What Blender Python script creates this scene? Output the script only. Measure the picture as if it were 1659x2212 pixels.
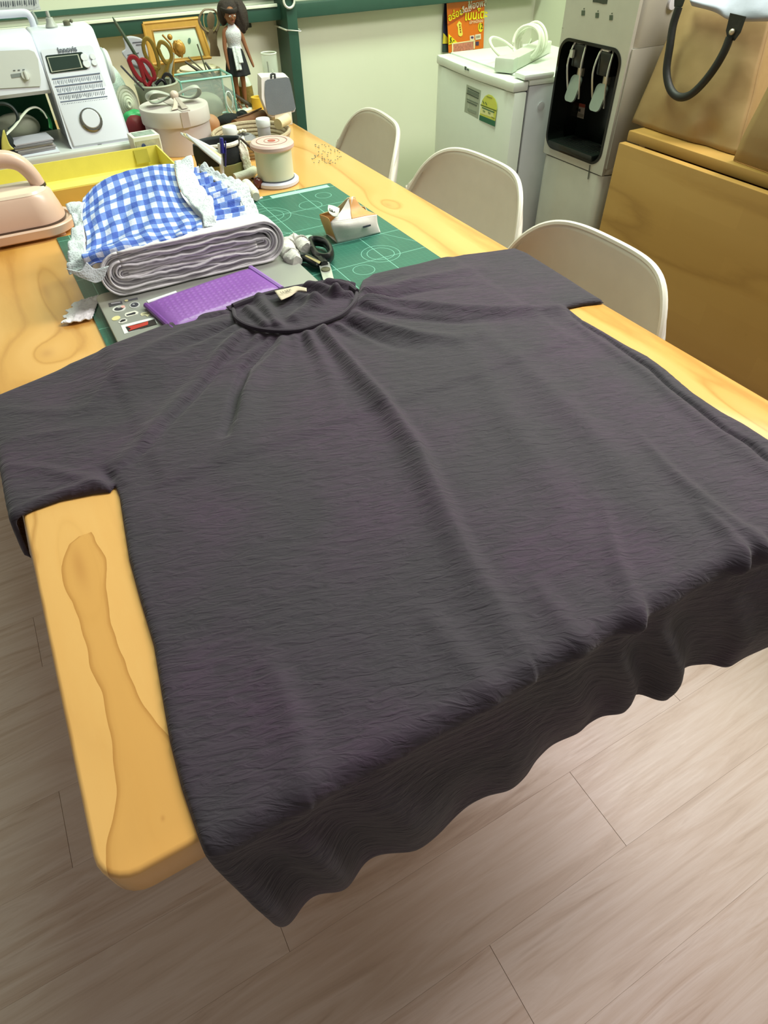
import bpy, bmesh, math, random
import numpy as np
from mathutils import Matrix, Vector, Euler
random.seed(7); RNG = np.random.RandomState(11)
for o in list(bpy.data.objects): bpy.data.objects.remove(o)
sc = bpy.context.scene
C = sc.collection
R = math.radians

# ---------------------------------------------------------------- camera
FPX, PITCH, ROLL, HEAD = 1333.6, R(45.686), R(-1.173), R(28.35)
CAM = np.array([0.0, 0.0, 1.25])
def cam_axes():
    cp, sp = math.cos(PITCH), math.sin(PITCH)
    fw = np.array([0, cp, -sp]); r = np.array([1.0, 0, 0]); u = np.array([0, sp, cp])
    cr, sr = math.cos(ROLL), math.sin(ROLL)
    r2 = cr*r + sr*u; u2 = -sr*r + cr*u
    c, s = math.cos(-HEAD), math.sin(-HEAD)
    Rz = np.array([[c, -s, 0], [s, c, 0], [0, 0, 1]])
    return Rz @ r2, Rz @ u2, Rz @ fw
AX, AU, AF = cam_axes()
cd = bpy.data.cameras.new('camera'); cam = bpy.data.objects.new('camera', cd); C.objects.link(cam)
cam.matrix_world = Matrix(((AX[0], AU[0], -AF[0], CAM[0]), (AX[1], AU[1], -AF[1], CAM[1]), (AX[2], AU[2], -AF[2], CAM[2]), (0, 0, 0, 1)))
cd.sensor_fit = 'HORIZONTAL'; cd.sensor_width = 36; cd.lens = 36*FPX/1659; cd.clip_start = 0.02
sc.camera = cam

# ---------------------------------------------------------------- light and exposure
sc.view_settings.view_transform = 'Standard'; sc.view_settings.look = 'None'
sc.view_settings.gamma = 1.0; sc.view_settings.use_curve_mapping = False
sc.view_settings.exposure = 0.0
W = bpy.data.worlds.new('room_light'); sc.world = W; W.use_nodes = True
W.node_tree.nodes['Background'].inputs[0].default_value = (1.0, 0.94, 0.82, 1)
W.node_tree.nodes['Background'].inputs[1].default_value = 0.26
def area(name, loc, target, sx, sy, power, col):
    l = bpy.data.lights.new(name, 'AREA'); l.shape = 'RECTANGLE'; l.size = sx; l.size_y = sy; l.energy = power; l.color = col
    o = bpy.data.objects.new(name, l); C.objects.link(o); o.location = loc
    o.rotation_euler = (Vector(target) - Vector(loc)).to_track_quat('-Z', 'Y').to_euler()
    return o
area('ceiling_tube_light', (1.86, 0.62, 2.3), (0.5, 0.2, 0.4), 0.5, 1.3, 70, (1.0, 0.95, 0.91))
area('ceiling_tube_light', (1.05, 1.55, 2.6), (1.0, 2.1, 0), 1.3, 0.4, 46, (0.82, 1.0, 0.76))

# ---------------------------------------------------------------- pixel to place (1659 x 2212 frame)
def ray(x, y): return AX*((x-829.5)/FPX) - AU*((y-1106)/FPX) + AF
def onz(x, y, z): d = ray(x, y); return CAM + d*((z-CAM[2])/d[2])
def ony(x, y, Y): d = ray(x, y); return CAM + d*((Y-CAM[1])/d[1])
def onx(x, y, X): d = ray(x, y); return CAM + d*((X-CAM[0])/d[0])

# ---------------------------------------------------------------- materials
def lin(c):
    if isinstance(c, str):
        c = c.lstrip('#'); c = [int(c[i:i+2], 16)/255 for i in (0, 2, 4)]
        c = [v/12.92 if v <= 0.04045 else ((v+0.055)/1.055)**2.4 for v in c]
    return tuple(c[:3]) + (1,)
class NB:
    def __init__(s, name):
        s.m = bpy.data.materials.new(name); s.m.use_nodes = True; s.t = s.m.node_tree; s.b = s.t.nodes['Principled BSDF']
    def n(s, typ, **kw):
        n = s.t.nodes.new(typ)
        for k, v in kw.items(): setattr(n, k, v)
        return n
    def put(s, sock, v):
        if isinstance(v, bpy.types.NodeSocket): s.t.links.new(v, sock)
        elif v is not None: sock.default_value = v
    def math(s, op, a, b=None, c=None):
        n = s.n('ShaderNodeMath', operation=op)
        for i, v in enumerate((a, b, c)):
            if v is not None: s.put(n.inputs[i], v)
        return n.outputs[0]
    def coord(s, out='Object', scale=(1, 1, 1), loc=(0, 0, 0), rot=(0, 0, 0)):
        t = s.n('ShaderNodeTexCoord'); m = s.n('ShaderNodeMapping')
        s.t.links.new(t.outputs[out], m.inputs[0]); m.inputs['Scale'].default_value = scale; m.inputs['Location'].default_value = loc; m.inputs['Rotation'].default_value = rot
        return m.outputs[0]
    def noise(s, vec, scale, detail=3, rough=0.5, dist=0, color=False):
        n = s.n('ShaderNodeTexNoise'); s.put(n.inputs['Vector'], vec)
        n.inputs['Scale'].default_value = scale; n.inputs['Detail'].default_value = detail; n.inputs['Roughness'].default_value = rough; n.inputs['Distortion'].default_value = dist
        return n.outputs['Color' if color else 0]
    def vor(s, vec, scale, feature='F1', out='Distance', rnd=1.0):
        n = s.n('ShaderNodeTexVoronoi', feature=feature); s.put(n.inputs['Vector'], vec); n.inputs['Scale'].default_value = scale
        if 'Randomness' in n.inputs: n.inputs['Randomness'].default_value = rnd
        return n.outputs[out]
    def ramp(s, fac, stops, interp='LINEAR'):
        n = s.n('ShaderNodeValToRGB'); s.put(n.inputs[0], fac); e = n.color_ramp.elements; n.color_ramp.interpolation = interp
        while len(e) < len(stops): e.new(0.5)
        for el, (p, c) in zip(e, stops): el.position = p; el.color = lin(c) if not isinstance(c, float) else (c, c, c, 1)
        return n.outputs[0]
    def mix(s, f, a, b, mode='MIX'):
        n = s.n('ShaderNodeMix', data_type='RGBA', blend_type=mode); s.put(n.inputs[0], f)
        s.put(n.inputs[6], lin(a) if isinstance(a, (str, tuple)) else a); s.put(n.inputs[7], lin(b) if isinstance(b, (str, tuple)) else b)
        return n.outputs[2]
    def sep(s, vec):
        n = s.n('ShaderNodeSeparateXYZ'); s.put(n.inputs[0], vec); return n.outputs
    def bump(s, h, strength=0.3, dist=0.002, normal=None):
        n = s.n('ShaderNodeBump'); s.put(n.inputs['Height'], h); n.inputs['Strength'].default_value = strength; n.inputs['Distance'].default_value = dist
        if normal is not None: s.put(n.inputs['Normal'], normal)
        return n.outputs[0]
    def fin(s, col=None, rough=0.5, metal=0.0, normal=None, **kw):
        if col is not None: s.put(s.b.inputs['Base Color'], lin(col) if isinstance(col, (str, tuple)) else col)
        s.put(s.b.inputs['Roughness'], rough); s.put(s.b.inputs['Metallic'], metal)
        if normal is not None: s.put(s.b.inputs['Normal'], normal)
        for k, v in kw.items(): s.put(s.b.inputs[k.replace('_', ' ')], v)
        return s.m
_mc = {}
def mat(col, rough=0.5, metal=0.0, var=0.06, scale=30, bump=0.0, bscale=120, **kw):
    """plain painted, moulded or woven stuff: a colour with slight mottling and fine relief"""
    key = (col, rough, metal, var, scale, bump, bscale, tuple(kw.items()))
    if key in _mc: return _mc[key]
    b = NB('m_' + str(col).strip('#') + '_%d' % len(_mc)); v = b.coord()
    c = lin(col); dk = tuple(x*(1-var*2) for x in c[:3]); lt = tuple(min(1, x*(1+var)) for x in c[:3])
    cc = b.mix(b.noise(v, scale, 3), dk, lt)
    nm = b.bump(b.noise(v, bscale, 4, 0.6), bump, 0.002) if bump else None
    _mc[key] = b.fin(cc, rough, metal, nm, **kw)
    return _mc[key]
def emat(col, strength):
    b = NB('glow'); return b.fin(col, 0.5, Emission_Color=lin(col), Emission_Strength=strength)
def glass(col='#eef6f2', alpha=0.3, rough=0.05):
    b = NB('glass'); return b.fin(col, rough, Alpha=alpha, IOR=1.45)

# ---------------------------------------------------------------- shapes: (verts, faces)
def from_bm(bm):
    bm.verts.index_update(); v = [tuple(x.co) for x in bm.verts]; f = [tuple(x.index for x in q.verts) for q in bm.faces]; bm.free(); return v, f
def xf(g, M): return [tuple(M @ Vector(p)) for p in g[0]], g[1]
def TR(loc=(0, 0, 0), rot=(0, 0, 0), s=(1, 1, 1)):
    return Matrix.Translation(loc) @ Euler(rot).to_matrix().to_4x4() @ Matrix.Diagonal((*s, 1))
def join(*gs):
    V, F = [], []
    for v, f in gs:
        k = len(V); V += list(v); F += [tuple(i+k for i in q) for q in f]
    return V, F
def box(x0, x1, y0, y1, z0, z1, bev=0.0, seg=2):
    bm = bmesh.new(); bmesh.ops.create_cube(bm, size=1)
    for v in bm.verts: v.co = ((x0+x1)/2+v.co.x*(x1-x0), (y0+y1)/2+v.co.y*(y1-y0), (z0+z1)/2+v.co.z*(z1-z0))
    if bev: bmesh.ops.bevel(bm, geom=bm.edges[:], offset=bev, segments=seg, affect='EDGES', profile=0.6)
    return from_bm(bm)
def cbox(sx, sy, sz, bev=0.0, seg=2, M=None):
    g = box(-sx/2, sx/2, -sy/2, sy/2, 0, sz, bev, seg); return xf(g, M) if M else g
def sphere(r, loc=(0, 0, 0), s=(1, 1, 1), n=16, M=None):
    bm = bmesh.new(); bmesh.ops.create_uvsphere(bm, u_segments=n, v_segments=max(6, n//2), radius=r)
    g = xf(from_bm(bm), TR(loc, (0, 0, 0), s)); return xf(g, M) if M else g
def lathe(prof, n=32, M=None):
    V, F = [], []; rings = []
    for r, z in prof:
        if r < 1e-6: rings.append([len(V)]); V.append((0, 0, z))
        else:
            rings.append(list(range(len(V), len(V)+n))); V += [(r*math.cos(2*math.pi*i/n), r*math.sin(2*math.pi*i/n), z) for i in range(n)]
    for a, b in zip(rings, rings[1:]):
        for i in range(n):
            j = (i+1) % n
            if len(a) == 1 and len(b) == 1: continue
            if len(a) == 1: F.append((a[0], b[j], b[i]))
            elif len(b) == 1: F.append((a[i], a[j], b[0]))
            else: F.append((a[i], a[j], b[j], b[i]))
    return xf((V, F), M) if M else (V, F)
def catmull(P, n):
    P = np.asarray(P, float); m = len(P); t = np.linspace(0, m-1, n); i = np.clip(t.astype(int), 0, m-2); f = (t-i)[:, None]
    if P.ndim == 3: f = f[..., None]
    g = lambda k: P[np.clip(k, 0, m-1)]
    p0 = np.where((i-1 < 0).reshape(f.shape), 2*P[0]-P[1], g(i-1)); p3 = np.where((i+2 > m-1).reshape(f.shape), 2*P[-1]-P[-2], g(i+2)); p1, p2 = g(i), g(i+1)
    return 0.5*((2*p1)+(-p0+p2)*f+(2*p0-5*p1+4*p2-p3)*f*f+(-p0+3*p1-3*p2+p3)*f**3)
def tube(pts, r, n=8, closed=False, smooth=0, flat=1.0):
    P = np.asarray(pts, float)
    if smooth:
        P = catmull(np.vstack([P, P[:1]]) if closed else P, smooth)
        if closed: P = P[:-1]
    m = len(P); rr = np.interp(np.linspace(0, 1, m), np.linspace(0, 1, len(r)), r) if hasattr(r, '__len__') else np.full(m, r)
    T = np.roll(P, -1, 0)-np.roll(P, 1, 0)
    if not closed: T[0] = P[1]-P[0]; T[-1] = P[-1]-P[-2]
    T /= np.linalg.norm(T, axis=1)[:, None]+1e-12
    up = np.array([0, 0, 1.0]) if abs(T[0][2]) < 0.9 else np.array([1.0, 0, 0])
    N = np.cross(up, T[0]); N /= np.linalg.norm(N); V, F = [], []
    for k in range(m):
        N = N-T[k]*np.dot(N, T[k]); N /= np.linalg.norm(N)+1e-12; B = np.cross(T[k], N)
        for i in range(n):
            a = 2*math.pi*i/n; V.append(tuple(P[k]+rr[k]*(math.cos(a)*N+flat*math.sin(a)*B)))
    for k in range(m if closed else m-1):
        q = (k+1) % m
        for i in range(n): F.append((k*n+i, k*n+(i+1) % n, q*n+(i+1) % n, q*n+i))
    if not closed: F.append(tuple(range(n-1, -1, -1))); F.append(tuple(range((m-1)*n, m*n)))
    return V, F
def prism(poly, h, M=None, bev=0.0, seg=2):
    """outline in XY extruded 0..h along Z"""
    bm = bmesh.new(); vs = [bm.verts.new((x, y, 0)) for x, y in poly]; f = bm.faces.new(vs)
    r = bmesh.ops.extrude_face_region(bm, geom=[f]); up = [e for e in r['geom'] if isinstance(e, bmesh.types.BMVert)]
    for v in up: v.co.z = h
    bmesh.ops.recalc_face_normals(bm, faces=bm.faces[:])
    if bev:
        es = [e for e in bm.edges if abs(e.verts[0].co.z-e.verts[1].co.z) < 1e-9]
        bmesh.ops.bevel(bm, geom=es, offset=bev, segments=seg, affect='EDGES', profile=0.5)
    g = from_bm(bm); return xf(g, M) if M else g
def rrect(w, h, r, n=6, cx=0, cy=0):
    out = []
    for sx, sy, a0 in ((1, 1, 0), (-1, 1, 90), (-1, -1, 180), (1, -1, 270)):
        for i in range(n+1):
            a = R(a0+90*i/n); out.append((cx+sx*(w/2-r)+r*math.cos(a), cy+sy*(h/2-r)+r*math.sin(a)))
    return out
def grid_faces(nu, nv): return [(j*nu+i, j*nu+i+1, (j+1)*nu+i+1, (j+1)*nu+i) for j in range(nv-1) for i in range(nu-1)]
def patch(ctrl, nu, nv):
    """smooth surface through a grid of points (rows of columns) -> array nv x nu x 3"""
    P = catmull(np.asarray(ctrl, float), nv); return np.stack([catmull(P[j], nu) for j in range(nv)])
def surf(A): nv, nu = A.shape[:2]; return [tuple(p) for p in A.reshape(-1, 3)], grid_faces(nu, nv)
def vnoise(x, y, seed=0, oct=3):
    """cheap smooth pseudo noise on arrays"""
    rs = np.random.RandomState(seed); o = np.zeros_like(x, dtype=float); amp = 1.0
    for k in range(oct):
        f = 2.0**k
        for q in range(4):
            a = rs.uniform(0, 6.28); ph = rs.uniform(0, 6.28); s = rs.uniform(0.6, 1.5)*f
            o += amp*np.sin((x*math.cos(a)+y*math.sin(a))*s+ph+1.3*np.sin(rs.uniform(.5, 1.2)*f*y+rs.uniform(0, 6)))
        amp *= 0.5
    return o/6.0

# ---------------------------------------------------------------- objects
def tag(o, label=None, cat=None, group=None, kind=None):
    for k, v in (('label', label), ('category', cat), ('group', group), ('kind', kind)):
        if v: o[k] = v
    return o
def obj(name, g, m, parent=None, label=None, cat=None, group=None, kind=None, smooth=40, uv=None, solid=None):
    V, F = g; me = bpy.data.meshes.new(name); me.from_pydata(V, [], F); me.validate()
    bm = bmesh.new(); bm.from_mesh(me)
    if uv is None: bmesh.ops.recalc_face_normals(bm, faces=bm.faces[:])
    bm.to_mesh(me); bm.free()
    if smooth:
        me.polygons.foreach_set('use_smooth', [True]*len(me.polygons)); me.set_sharp_from_angle(angle=R(smooth))
    if uv is not None:
        l = me.uv_layers.new(name='UVMap'); idx = np.zeros(len(me.loops), int); me.loops.foreach_get('vertex_index', idx)
        l.data.foreach_set('uv', np.asarray(uv, float)[idx].ravel())
    me.materials.append(m); o = bpy.data.objects.new(name, me); C.objects.link(o)
    if solid:
        s = o.modifiers.new('thick', 'SOLIDIFY'); s.thickness = abs(solid); s.offset = -1 if solid > 0 else 0
    if parent:
        o.parent = parent; o.matrix_parent_inverse = Matrix.Translation(parent.location).inverted() if parent.type == 'EMPTY' else Matrix()
    return tag(o, label, cat, group, kind)
def thing(name, label, cat, loc=(0, 0, 0), group=None):
    o = bpy.data.objects.new(name, None); C.objects.link(o); o.empty_display_size = 0.05; o.location = loc
    return tag(o, label, cat, group)
def sub(name, g, m, parent, **kw):
    """a sub-part: child of a part mesh (parts carry world coordinates, so nothing moves)"""
    o = obj(name, g, m, None, **kw); o.parent = parent; o.matrix_parent_inverse = Matrix.Identity(4)
    if parent.parent and parent.parent.type == 'EMPTY': pass
    o.matrix_parent_inverse = Matrix.Identity(4)
    return o
def dup(root, loc, rotz, label=None):
    r = root.copy(); C.objects.link(r); r.location = loc; r.rotation_euler = (0, 0, rotz)
    if label: r['label'] = label
    for ch in list(root.children):
        c = ch.copy(); C.objects.link(c); c.parent = r
        for g in ch.children:
            d = g.copy(); C.objects.link(d); d.parent = c
    return r
def text(s, size, M, m, name, parent, depth=0.0, align='CENTER', bold=0.0):
    cu = bpy.data.curves.new('txt', 'FONT'); cu.body = s; cu.size = size; cu.align_x = align; cu.align_y = 'CENTER'; cu.extrude = depth; cu.offset = bold; cu.resolution_u = 3
    o = bpy.data.objects.new('txt', cu); C.objects.link(o); bpy.context.view_layer.update()
    me = bpy.data.meshes.new_from_object(o.evaluated_get(bpy.context.evaluated_depsgraph_get()))
    g = ([tuple(M @ v.co) for v in me.vertices], [tuple(p.vertices) for p in me.polygons]); bpy.data.objects.remove(o)
    return obj(name, g, m, parent, smooth=0) if parent is None or parent.type == 'EMPTY' else sub(name, g, m, parent, smooth=0)
def frame_M(o, ex, ey):
    """matrix whose local x,y run along ex,ey from o and z is their normal"""
    ex = Vector(ex).normalized(); ey = Vector(ey); ey = (ey-ex*ey.dot(ex)).normalized(); ez = ex.cross(ey)
    return Matrix(((ex.x, ey.x, ez.x, o[0]), (ex.y, ey.y, ez.y, o[1]), (ex.z, ey.z, ez.z, o[2]), (0, 0, 0, 1)))
# ================================================================ the setting
TZ = 0.75          # table top height
YW = 2.42          # back wall plane
def floor_mat():
    b = NB('pale_oak_vinyl'); v = b.coord()
    info = b.n('ShaderNodeObjectInfo').outputs['Random']
    off = b.n('ShaderNodeVectorMath', operation='ADD'); b.put(off.inputs[0], v)
    cmb = b.n('ShaderNodeCombineXYZ'); b.put(cmb.inputs[0], b.math('MULTIPLY', info, 7.0)); b.put(cmb.inputs[1], b.math('MULTIPLY', info, 3.1)); b.put(off.inputs[1], cmb.outputs[0])
    mp = b.n('ShaderNodeMapping'); b.put(mp.inputs[0], off.outputs[0]); mp.inputs['Scale'].default_value = (1.1, 13, 1)
    wv = b.noise(mp.outputs[0], 2.2, 5, 0.6, 1.4)
    mp2 = b.n('ShaderNodeMapping'); b.put(mp2.inputs[0], off.outputs[0]); mp2.inputs['Scale'].default_value = (4, 90, 1)
    fine = b.noise(mp2.outputs[0], 3, 3, 0.6)
    c1 = b.ramp(wv, [(0.28, '#a58c7c'), (0.42, '#c0aa9d'), (0.60, '#cfbeb6'), (0.75, '#b59e92')])
    c2 = b.mix(b.math('MULTIPLY', fine, 0.35), c1, '#ae988a')
    c3 = b.mix(b.math('MULTIPLY', info, 0.25), c2, '#d3c4bb')
    return b.fin(c3, b.ramp(fine, [(0.2, 0.42), (0.8, 0.55)]), normal=b.bump(fine, 0.12, 0.001))
def pine_mat(name, knots, light, mid, dark, freq=20, along='y', rough=0.36, coat=0.0, knotcol='#a5672a', kstr=0.35, tongue=None, lam=False):
    b = NB(name); co = b.coord(); s = b.sep(co)
    ax, ay = (s[0], s[1]) if along == 'y' else ((s[2], s[1]) if along == 'yz' else (s[1], s[2]))
    cm = b.n('ShaderNodeCombineXYZ'); b.put(cm.inputs[0], b.math('MULTIPLY', ax, 7.0)); b.put(cm.inputs[1], b.math('MULTIPLY', ay, 0.8))
    lo = b.noise(cm.outputs[0], 1.0, 2, 0.4)
    g = b.math('ADD', b.math('MULTIPLY', ax, freq), b.math('MULTIPLY', lo, 3.0))
    kd = None
    for (kx, ky, rx, ry, amp) in knots:
        dx = b.math('MULTIPLY', b.math('SUBTRACT', ax, kx), 1/rx); dy = b.math('MULTIPLY', b.math('SUBTRACT', ay, ky), 1/ry)
        q = b.math('ADD', b.math('MULTIPLY', dx, dx), b.math('MULTIPLY', dy, dy))
        e = b.math('POWER', 2.718, b.math('MULTIPLY', q, -1.0))
        g = b.math('ADD', g, b.math('MULTIPLY', e, amp))
        k2 = b.math('POWER', 2.718, b.math('MULTIPLY', q, -16.0 if amp < 3 else -9.0))
        kd = k2 if kd is None else b.math('MAXIMUM', kd, k2)
    cm2 = b.n('ShaderNodeCombineXYZ'); b.put(cm2.inputs[0], b.math('MULTIPLY', ax, 60.0)); b.put(cm2.inputs[1], b.math('MULTIPLY', ay, 12.0))
    fine = b.noise(cm2.outputs[0], 1.5, 4, 0.65)
    fr = b.math('FRACT', b.math('ADD', g, b.math('MULTIPLY', fine, 0.10)))
    c = b.ramp(fr, [(0.0, mid), (0.06, dark), (0.14, mid), (0.5, light), (0.92, light), (1.0, mid)])
    c = b.mix(b.math('MULTIPLY', fine, 0.30), c, mid)
    c = b.mix(b.ramp(b.noise(co, 3.5, 2), [(0.35, 0.0), (0.75, 0.55)]), c, mid)
    if lam:   # glued strips: each lamella has its own tone
        br = b.n('ShaderNodeTexBrick'); cb = b.n('ShaderNodeCombineXYZ'); b.put(cb.inputs[0], ay); b.put(cb.inputs[1], ax); b.put(br.inputs['Vector'], cb.outputs[0])
        br.inputs['Color1'].default_value = (1, 1, 1, 1); br.inputs['Color2'].default_value = (.0, .0, .0, 1); br.inputs['Mortar'].default_value = (.5, .5, .5, 1); br.inputs['Scale'].default_value = 1; br.inputs['Mortar Size'].default_value = 0.0; br.inputs['Brick Width'].default_value = .34; br.inputs['Row Height'].default_value = .058
        c = b.mix(b.math('MULTIPLY', br.outputs['Color'], .22), c, dark)
        sp = b.vor(cb.outputs[0], 6.0); c = b.mix(b.ramp(sp, [(.02, 0.75), (.075, 0.0)]), c, '#7a5220')
    if tongue:
        L_, R_, G_, (ya, yb_) = tongue
        tt = b.math('DIVIDE', b.math('SUBTRACT', ay, ya), yb_-ya)
        def curve(pts): return b.math('SUBTRACT', b.ramp(tt, [((y-ya)/(yb_-ya), float(x+1)) for x, y in sorted(pts, key=lambda p: p[1])], 'B_SPLINE'), 1.0)
        wx = b.math('ADD', b.math('ADD', ax, b.math('MULTIPLY', b.math('SUBTRACT', fine, .5), .002)), b.math('MULTIPLY', b.math('SUBTRACT', b.noise(co, 16, 1), .5), .016))
        dl, dr, dg = b.math('SUBTRACT', wx, curve(L_)), b.math('SUBTRACT', curve(R_), wx), b.math('SUBTRACT', wx, curve(G_))
        inb = b.math('MULTIPLY', b.math('LESS_THAN', ay, yb_), b.math('LESS_THAN', ax, .05))
        ins = b.math('MULTIPLY', b.math('MULTIPLY', b.math('GREATER_THAN', dl, 0), b.math('GREATER_THAN', dr, 0)), b.math('MULTIPLY', inb, b.math('LESS_THAN', ay, float(L_[0][1])-.003)))
        ed = b.math('MULTIPLY', b.ramp(b.math('MINIMUM', dl, dr), [(0.0, 1.0), (.0045, 0.0)]), ins)
        gl = b.math('MULTIPLY', b.ramp(b.math('ABSOLUTE', dg), [(0.0008, 1.0), (.0040, 0.0)]), inb)
        c = b.mix(b.math('MULTIPLY', inb, .75), c, b.mix(fine, light, '#e9bb72'))
        c = b.mix(b.math('MULTIPLY', ins, .6), c, b.mix(fine, mid, '#cb9347'))
        c = b.mix(b.math('MULTIPLY', b.math('MAXIMUM', ed, b.math('MULTIPLY', gl, .8)), .65), c, '#a9702c')
    if kd is not None: c = b.mix(b.math('MULTIPLY', kd, kstr), c, knotcol)
    return b.fin(c, rough, normal=b.bump(fine, 0.05, 0.0006), Coat_Weight=coat, Coat_Roughness=0.18)
# floor of staggered vinyl planks
fb = obj('floor', box(-1.9, 2.0, -1.6, 2.6, -0.02, -0.0015), mat('#a08d7b', 0.8), kind='structure', label='pale oak plank floor under the table', smooth=0)
FM = floor_mat(); PW, PL = 0.1555, 0.914
proto = {}
row = 0
for j in range(-9, 16):
    y0 = 0.1+j*PW
    if y0 > 2.4: continue
    ofs = {0: 0.547, -1: 0.238}.get(j, 0.547-0.309*(-j) + 0.0) % PL
    x = ofs-PL*3
    while x < 1.9:
        a, c = max(x, -1.85), min(x+PL, 1.95)
        if c-a > 0.02:
            key = round(c-a, 3)
            if key not in proto:
                o = obj('plank', box(0.0004, key-0.0004, 0.00008, PW-0.00008, -0.0015, 0.0, 0.00015, 1), FM, fb, smooth=0); proto[key] = o
            else: o = proto[key].copy(); C.objects.link(o); o.parent = fb
            o.location = (a, y0, 0)
        x += PL
def wall_mat(name, col, mott):
    b = NB(name); v = b.coord(); c = b.mix(b.ramp(b.noise(v, 2.5, 4), [(0.35, 0.0), (0.7, 0.5)]), col, mott)
    return b.fin(c, 0.62, normal=b.bump(b.noise(v, 60, 4), 0.08, 0.002))
WM = wall_mat('pale_plaster', '#dfe3cb', '#d3d8bd')
obj('wall_back', box(-1.2, 2.4, YW, YW+0.08, -0.02, 1.9), WM, kind='structure', label='pale green-white plaster wall behind the table', smooth=0)
obj('wall_right', box(2.02, 2.1, -0.5, YW, -0.02, 1.9), WM, kind='structure', label='pale wall behind fridge and water dispenser', smooth=0)
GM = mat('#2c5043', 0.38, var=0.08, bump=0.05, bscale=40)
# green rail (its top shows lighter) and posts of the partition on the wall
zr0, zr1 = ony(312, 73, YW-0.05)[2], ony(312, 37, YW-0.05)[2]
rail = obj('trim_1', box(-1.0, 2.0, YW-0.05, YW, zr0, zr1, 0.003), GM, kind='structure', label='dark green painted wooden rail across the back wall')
sub('lit_edge_strip', box(-1.0, 0.93, YW-0.053, YW-0.045, zr1-0.004, zr1+0.004, 0.001), mat('#eef5e2', 0.3), rail, label='white strip painted as the lit edge of the rail')  # white colour stands in for the line of light along the rail edge
zu = ony(312, 17, YW)[2]
obj('trim_2', box(-1.0, 2.0, YW-0.006, YW+0.002, zu, zu+0.012), mat('#3f6556', 0.4), kind='structure', label='thin upper green batten on the back wall')
px0, px1 = ony(641, 250, YW-0.10)[0], ony(664, 277, YW-0.10)[0]
post = obj('trim_3', box(px0, px1, YW-0.10, YW, -0.0, 1.9, 0.003), GM, kind='structure', label='dark green square post beside the table corner')
# loose white cable tied around the post
zc = ony(645, 66, YW-0.1)[2]
obj('white_cable', tube([(px0-0.006, YW-0.004, zc+.006), (px0-0.006, YW-0.104, zc+.004), (px1+0.005, YW-0.105, zc), (px1+0.006, YW-0.004, zc+.004)], 0.0025, 6), mat('#e8eadb', 0.5), label='thin white cable wrapped around the green post', cat='cable')
o_ = ony(625, 2, YW-0.115)
obj('wall_hook', join(tube([(px0+.01+0.018*math.cos(a), YW-0.106, o_[2]+0.018*math.sin(a)) for a in np.linspace(0, 6.283, 17)[:-1]], 0.0035, 6, closed=True), box(px0+.004, px0+.016, YW-.106, YW-.1, o_[2]+.012, o_[2]+.03)), mat('#e5e8dc', 0.4), label='white ring hook on the green post', cat='hook')
# dark socket plate on the wall behind the doll
s0 = ony(520, 62, YW-0.008); s1 = ony(543, 50, YW-0.008)
obj('wall_vent', join(box(s0[0], s1[0], YW-0.008, YW, s0[2], s1[2], 0.002), *[box(s0[0]+.004, s1[0]-.004, YW-.0095, YW-.0078, s0[2]+k*(s1[2]-s0[2])/4-.0012, s0[2]+k*(s1[2]-s0[2])/4+.0012) for k in (1, 2, 3)]), mat('#2b3a30', 0.5), label='small dark plate on the wall beside the doll', cat='vent')

# ================================================================ table
TX0, TX1, TY0, TY1 = -0.128, 0.788, 0.2, 2.40
TGL = [onz(px, py, TZ)[:2] for px, py in ((186, 1149), (152, 1158), (138, 1180), (126, 1230), (136, 1268), (152, 1300), (186, 1400), (214, 1500), (236, 1600), (246, 1700), (236, 1800), (232, 1900))]
TGR = [onz(px, py, TZ)[:2] for px, py in ((192, 1147), (206, 1158), (216, 1190), (234, 1230), (230, 1270), (236, 1330), (258, 1400), (290, 1495), (345, 1570), (420, 1640), (480, 1760), (520, 1860))]
TGG = [onz(px, py, TZ)[:2] for px, py in ((80, 1112), (70, 1180), (78, 1260), (100, 1370), (122, 1470), (140, 1560), (154, 1650), (164, 1735), (168, 1760), (120, 1800))]
PM = pine_mat('table_pine', [(-0.085, 0.52, 0.026, 0.12, 1.3), (-0.035, 0.262, 0.006, 0.009, 0.5), (-0.075, 0.228, 0.006, 0.009, 0.5), (-0.05, 0.985, 0.04, 0.06, 1.4), (0.70, 1.25, 0.03, 0.06, 1.2), (0.74, 0.30, 0.02, 0.12, 0.8), (0.70, 1.85, 0.03, 0.09, 0.9), (-0.02, 1.2, 0.03, 0.2, 1.0)],
              '#e4b066', '#d7a052', '#bd8338', 8, 'y', 0.33, 0.4, tongue=(TGL, TGR, TGG, (.15, .665)))
tb = thing('work_table', 'long pine work table with rounded corners under the black dress', 'table', (0.33, 1.3, 0))
TT = 0.042
obj('tabletop', prism(rrect(TX1-TX0, TY1-TY0, 0.028, 6, (TX0+TX1)/2, (TY0+TY1)/2), TT, TR((0, 0, TZ-TT)), 0.005, 3), PM, tb)
for x in (TX0+0.08, TX1-0.08):
    for y in (TY0+0.26, TY1-0.1): obj('leg', box(x-0.033, x+0.033, y-0.033, y+0.033, 0, TZ-TT, 0.004), PM, tb)
for a in ((TX0+.06, TX0+.085, TY0+.25, TY1-.1), (TX1-.085, TX1-.06, TY0+.25, TY1-.1), (TX0+.1, TX1-.1, TY0+.25, TY0+.275), (TX0+.1, TX1-.1, TY1-.12, TY1-.095)):
    obj('apron', box(*a, TZ-TT-0.08, TZ-TT, 0.002), PM, tb)

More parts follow.
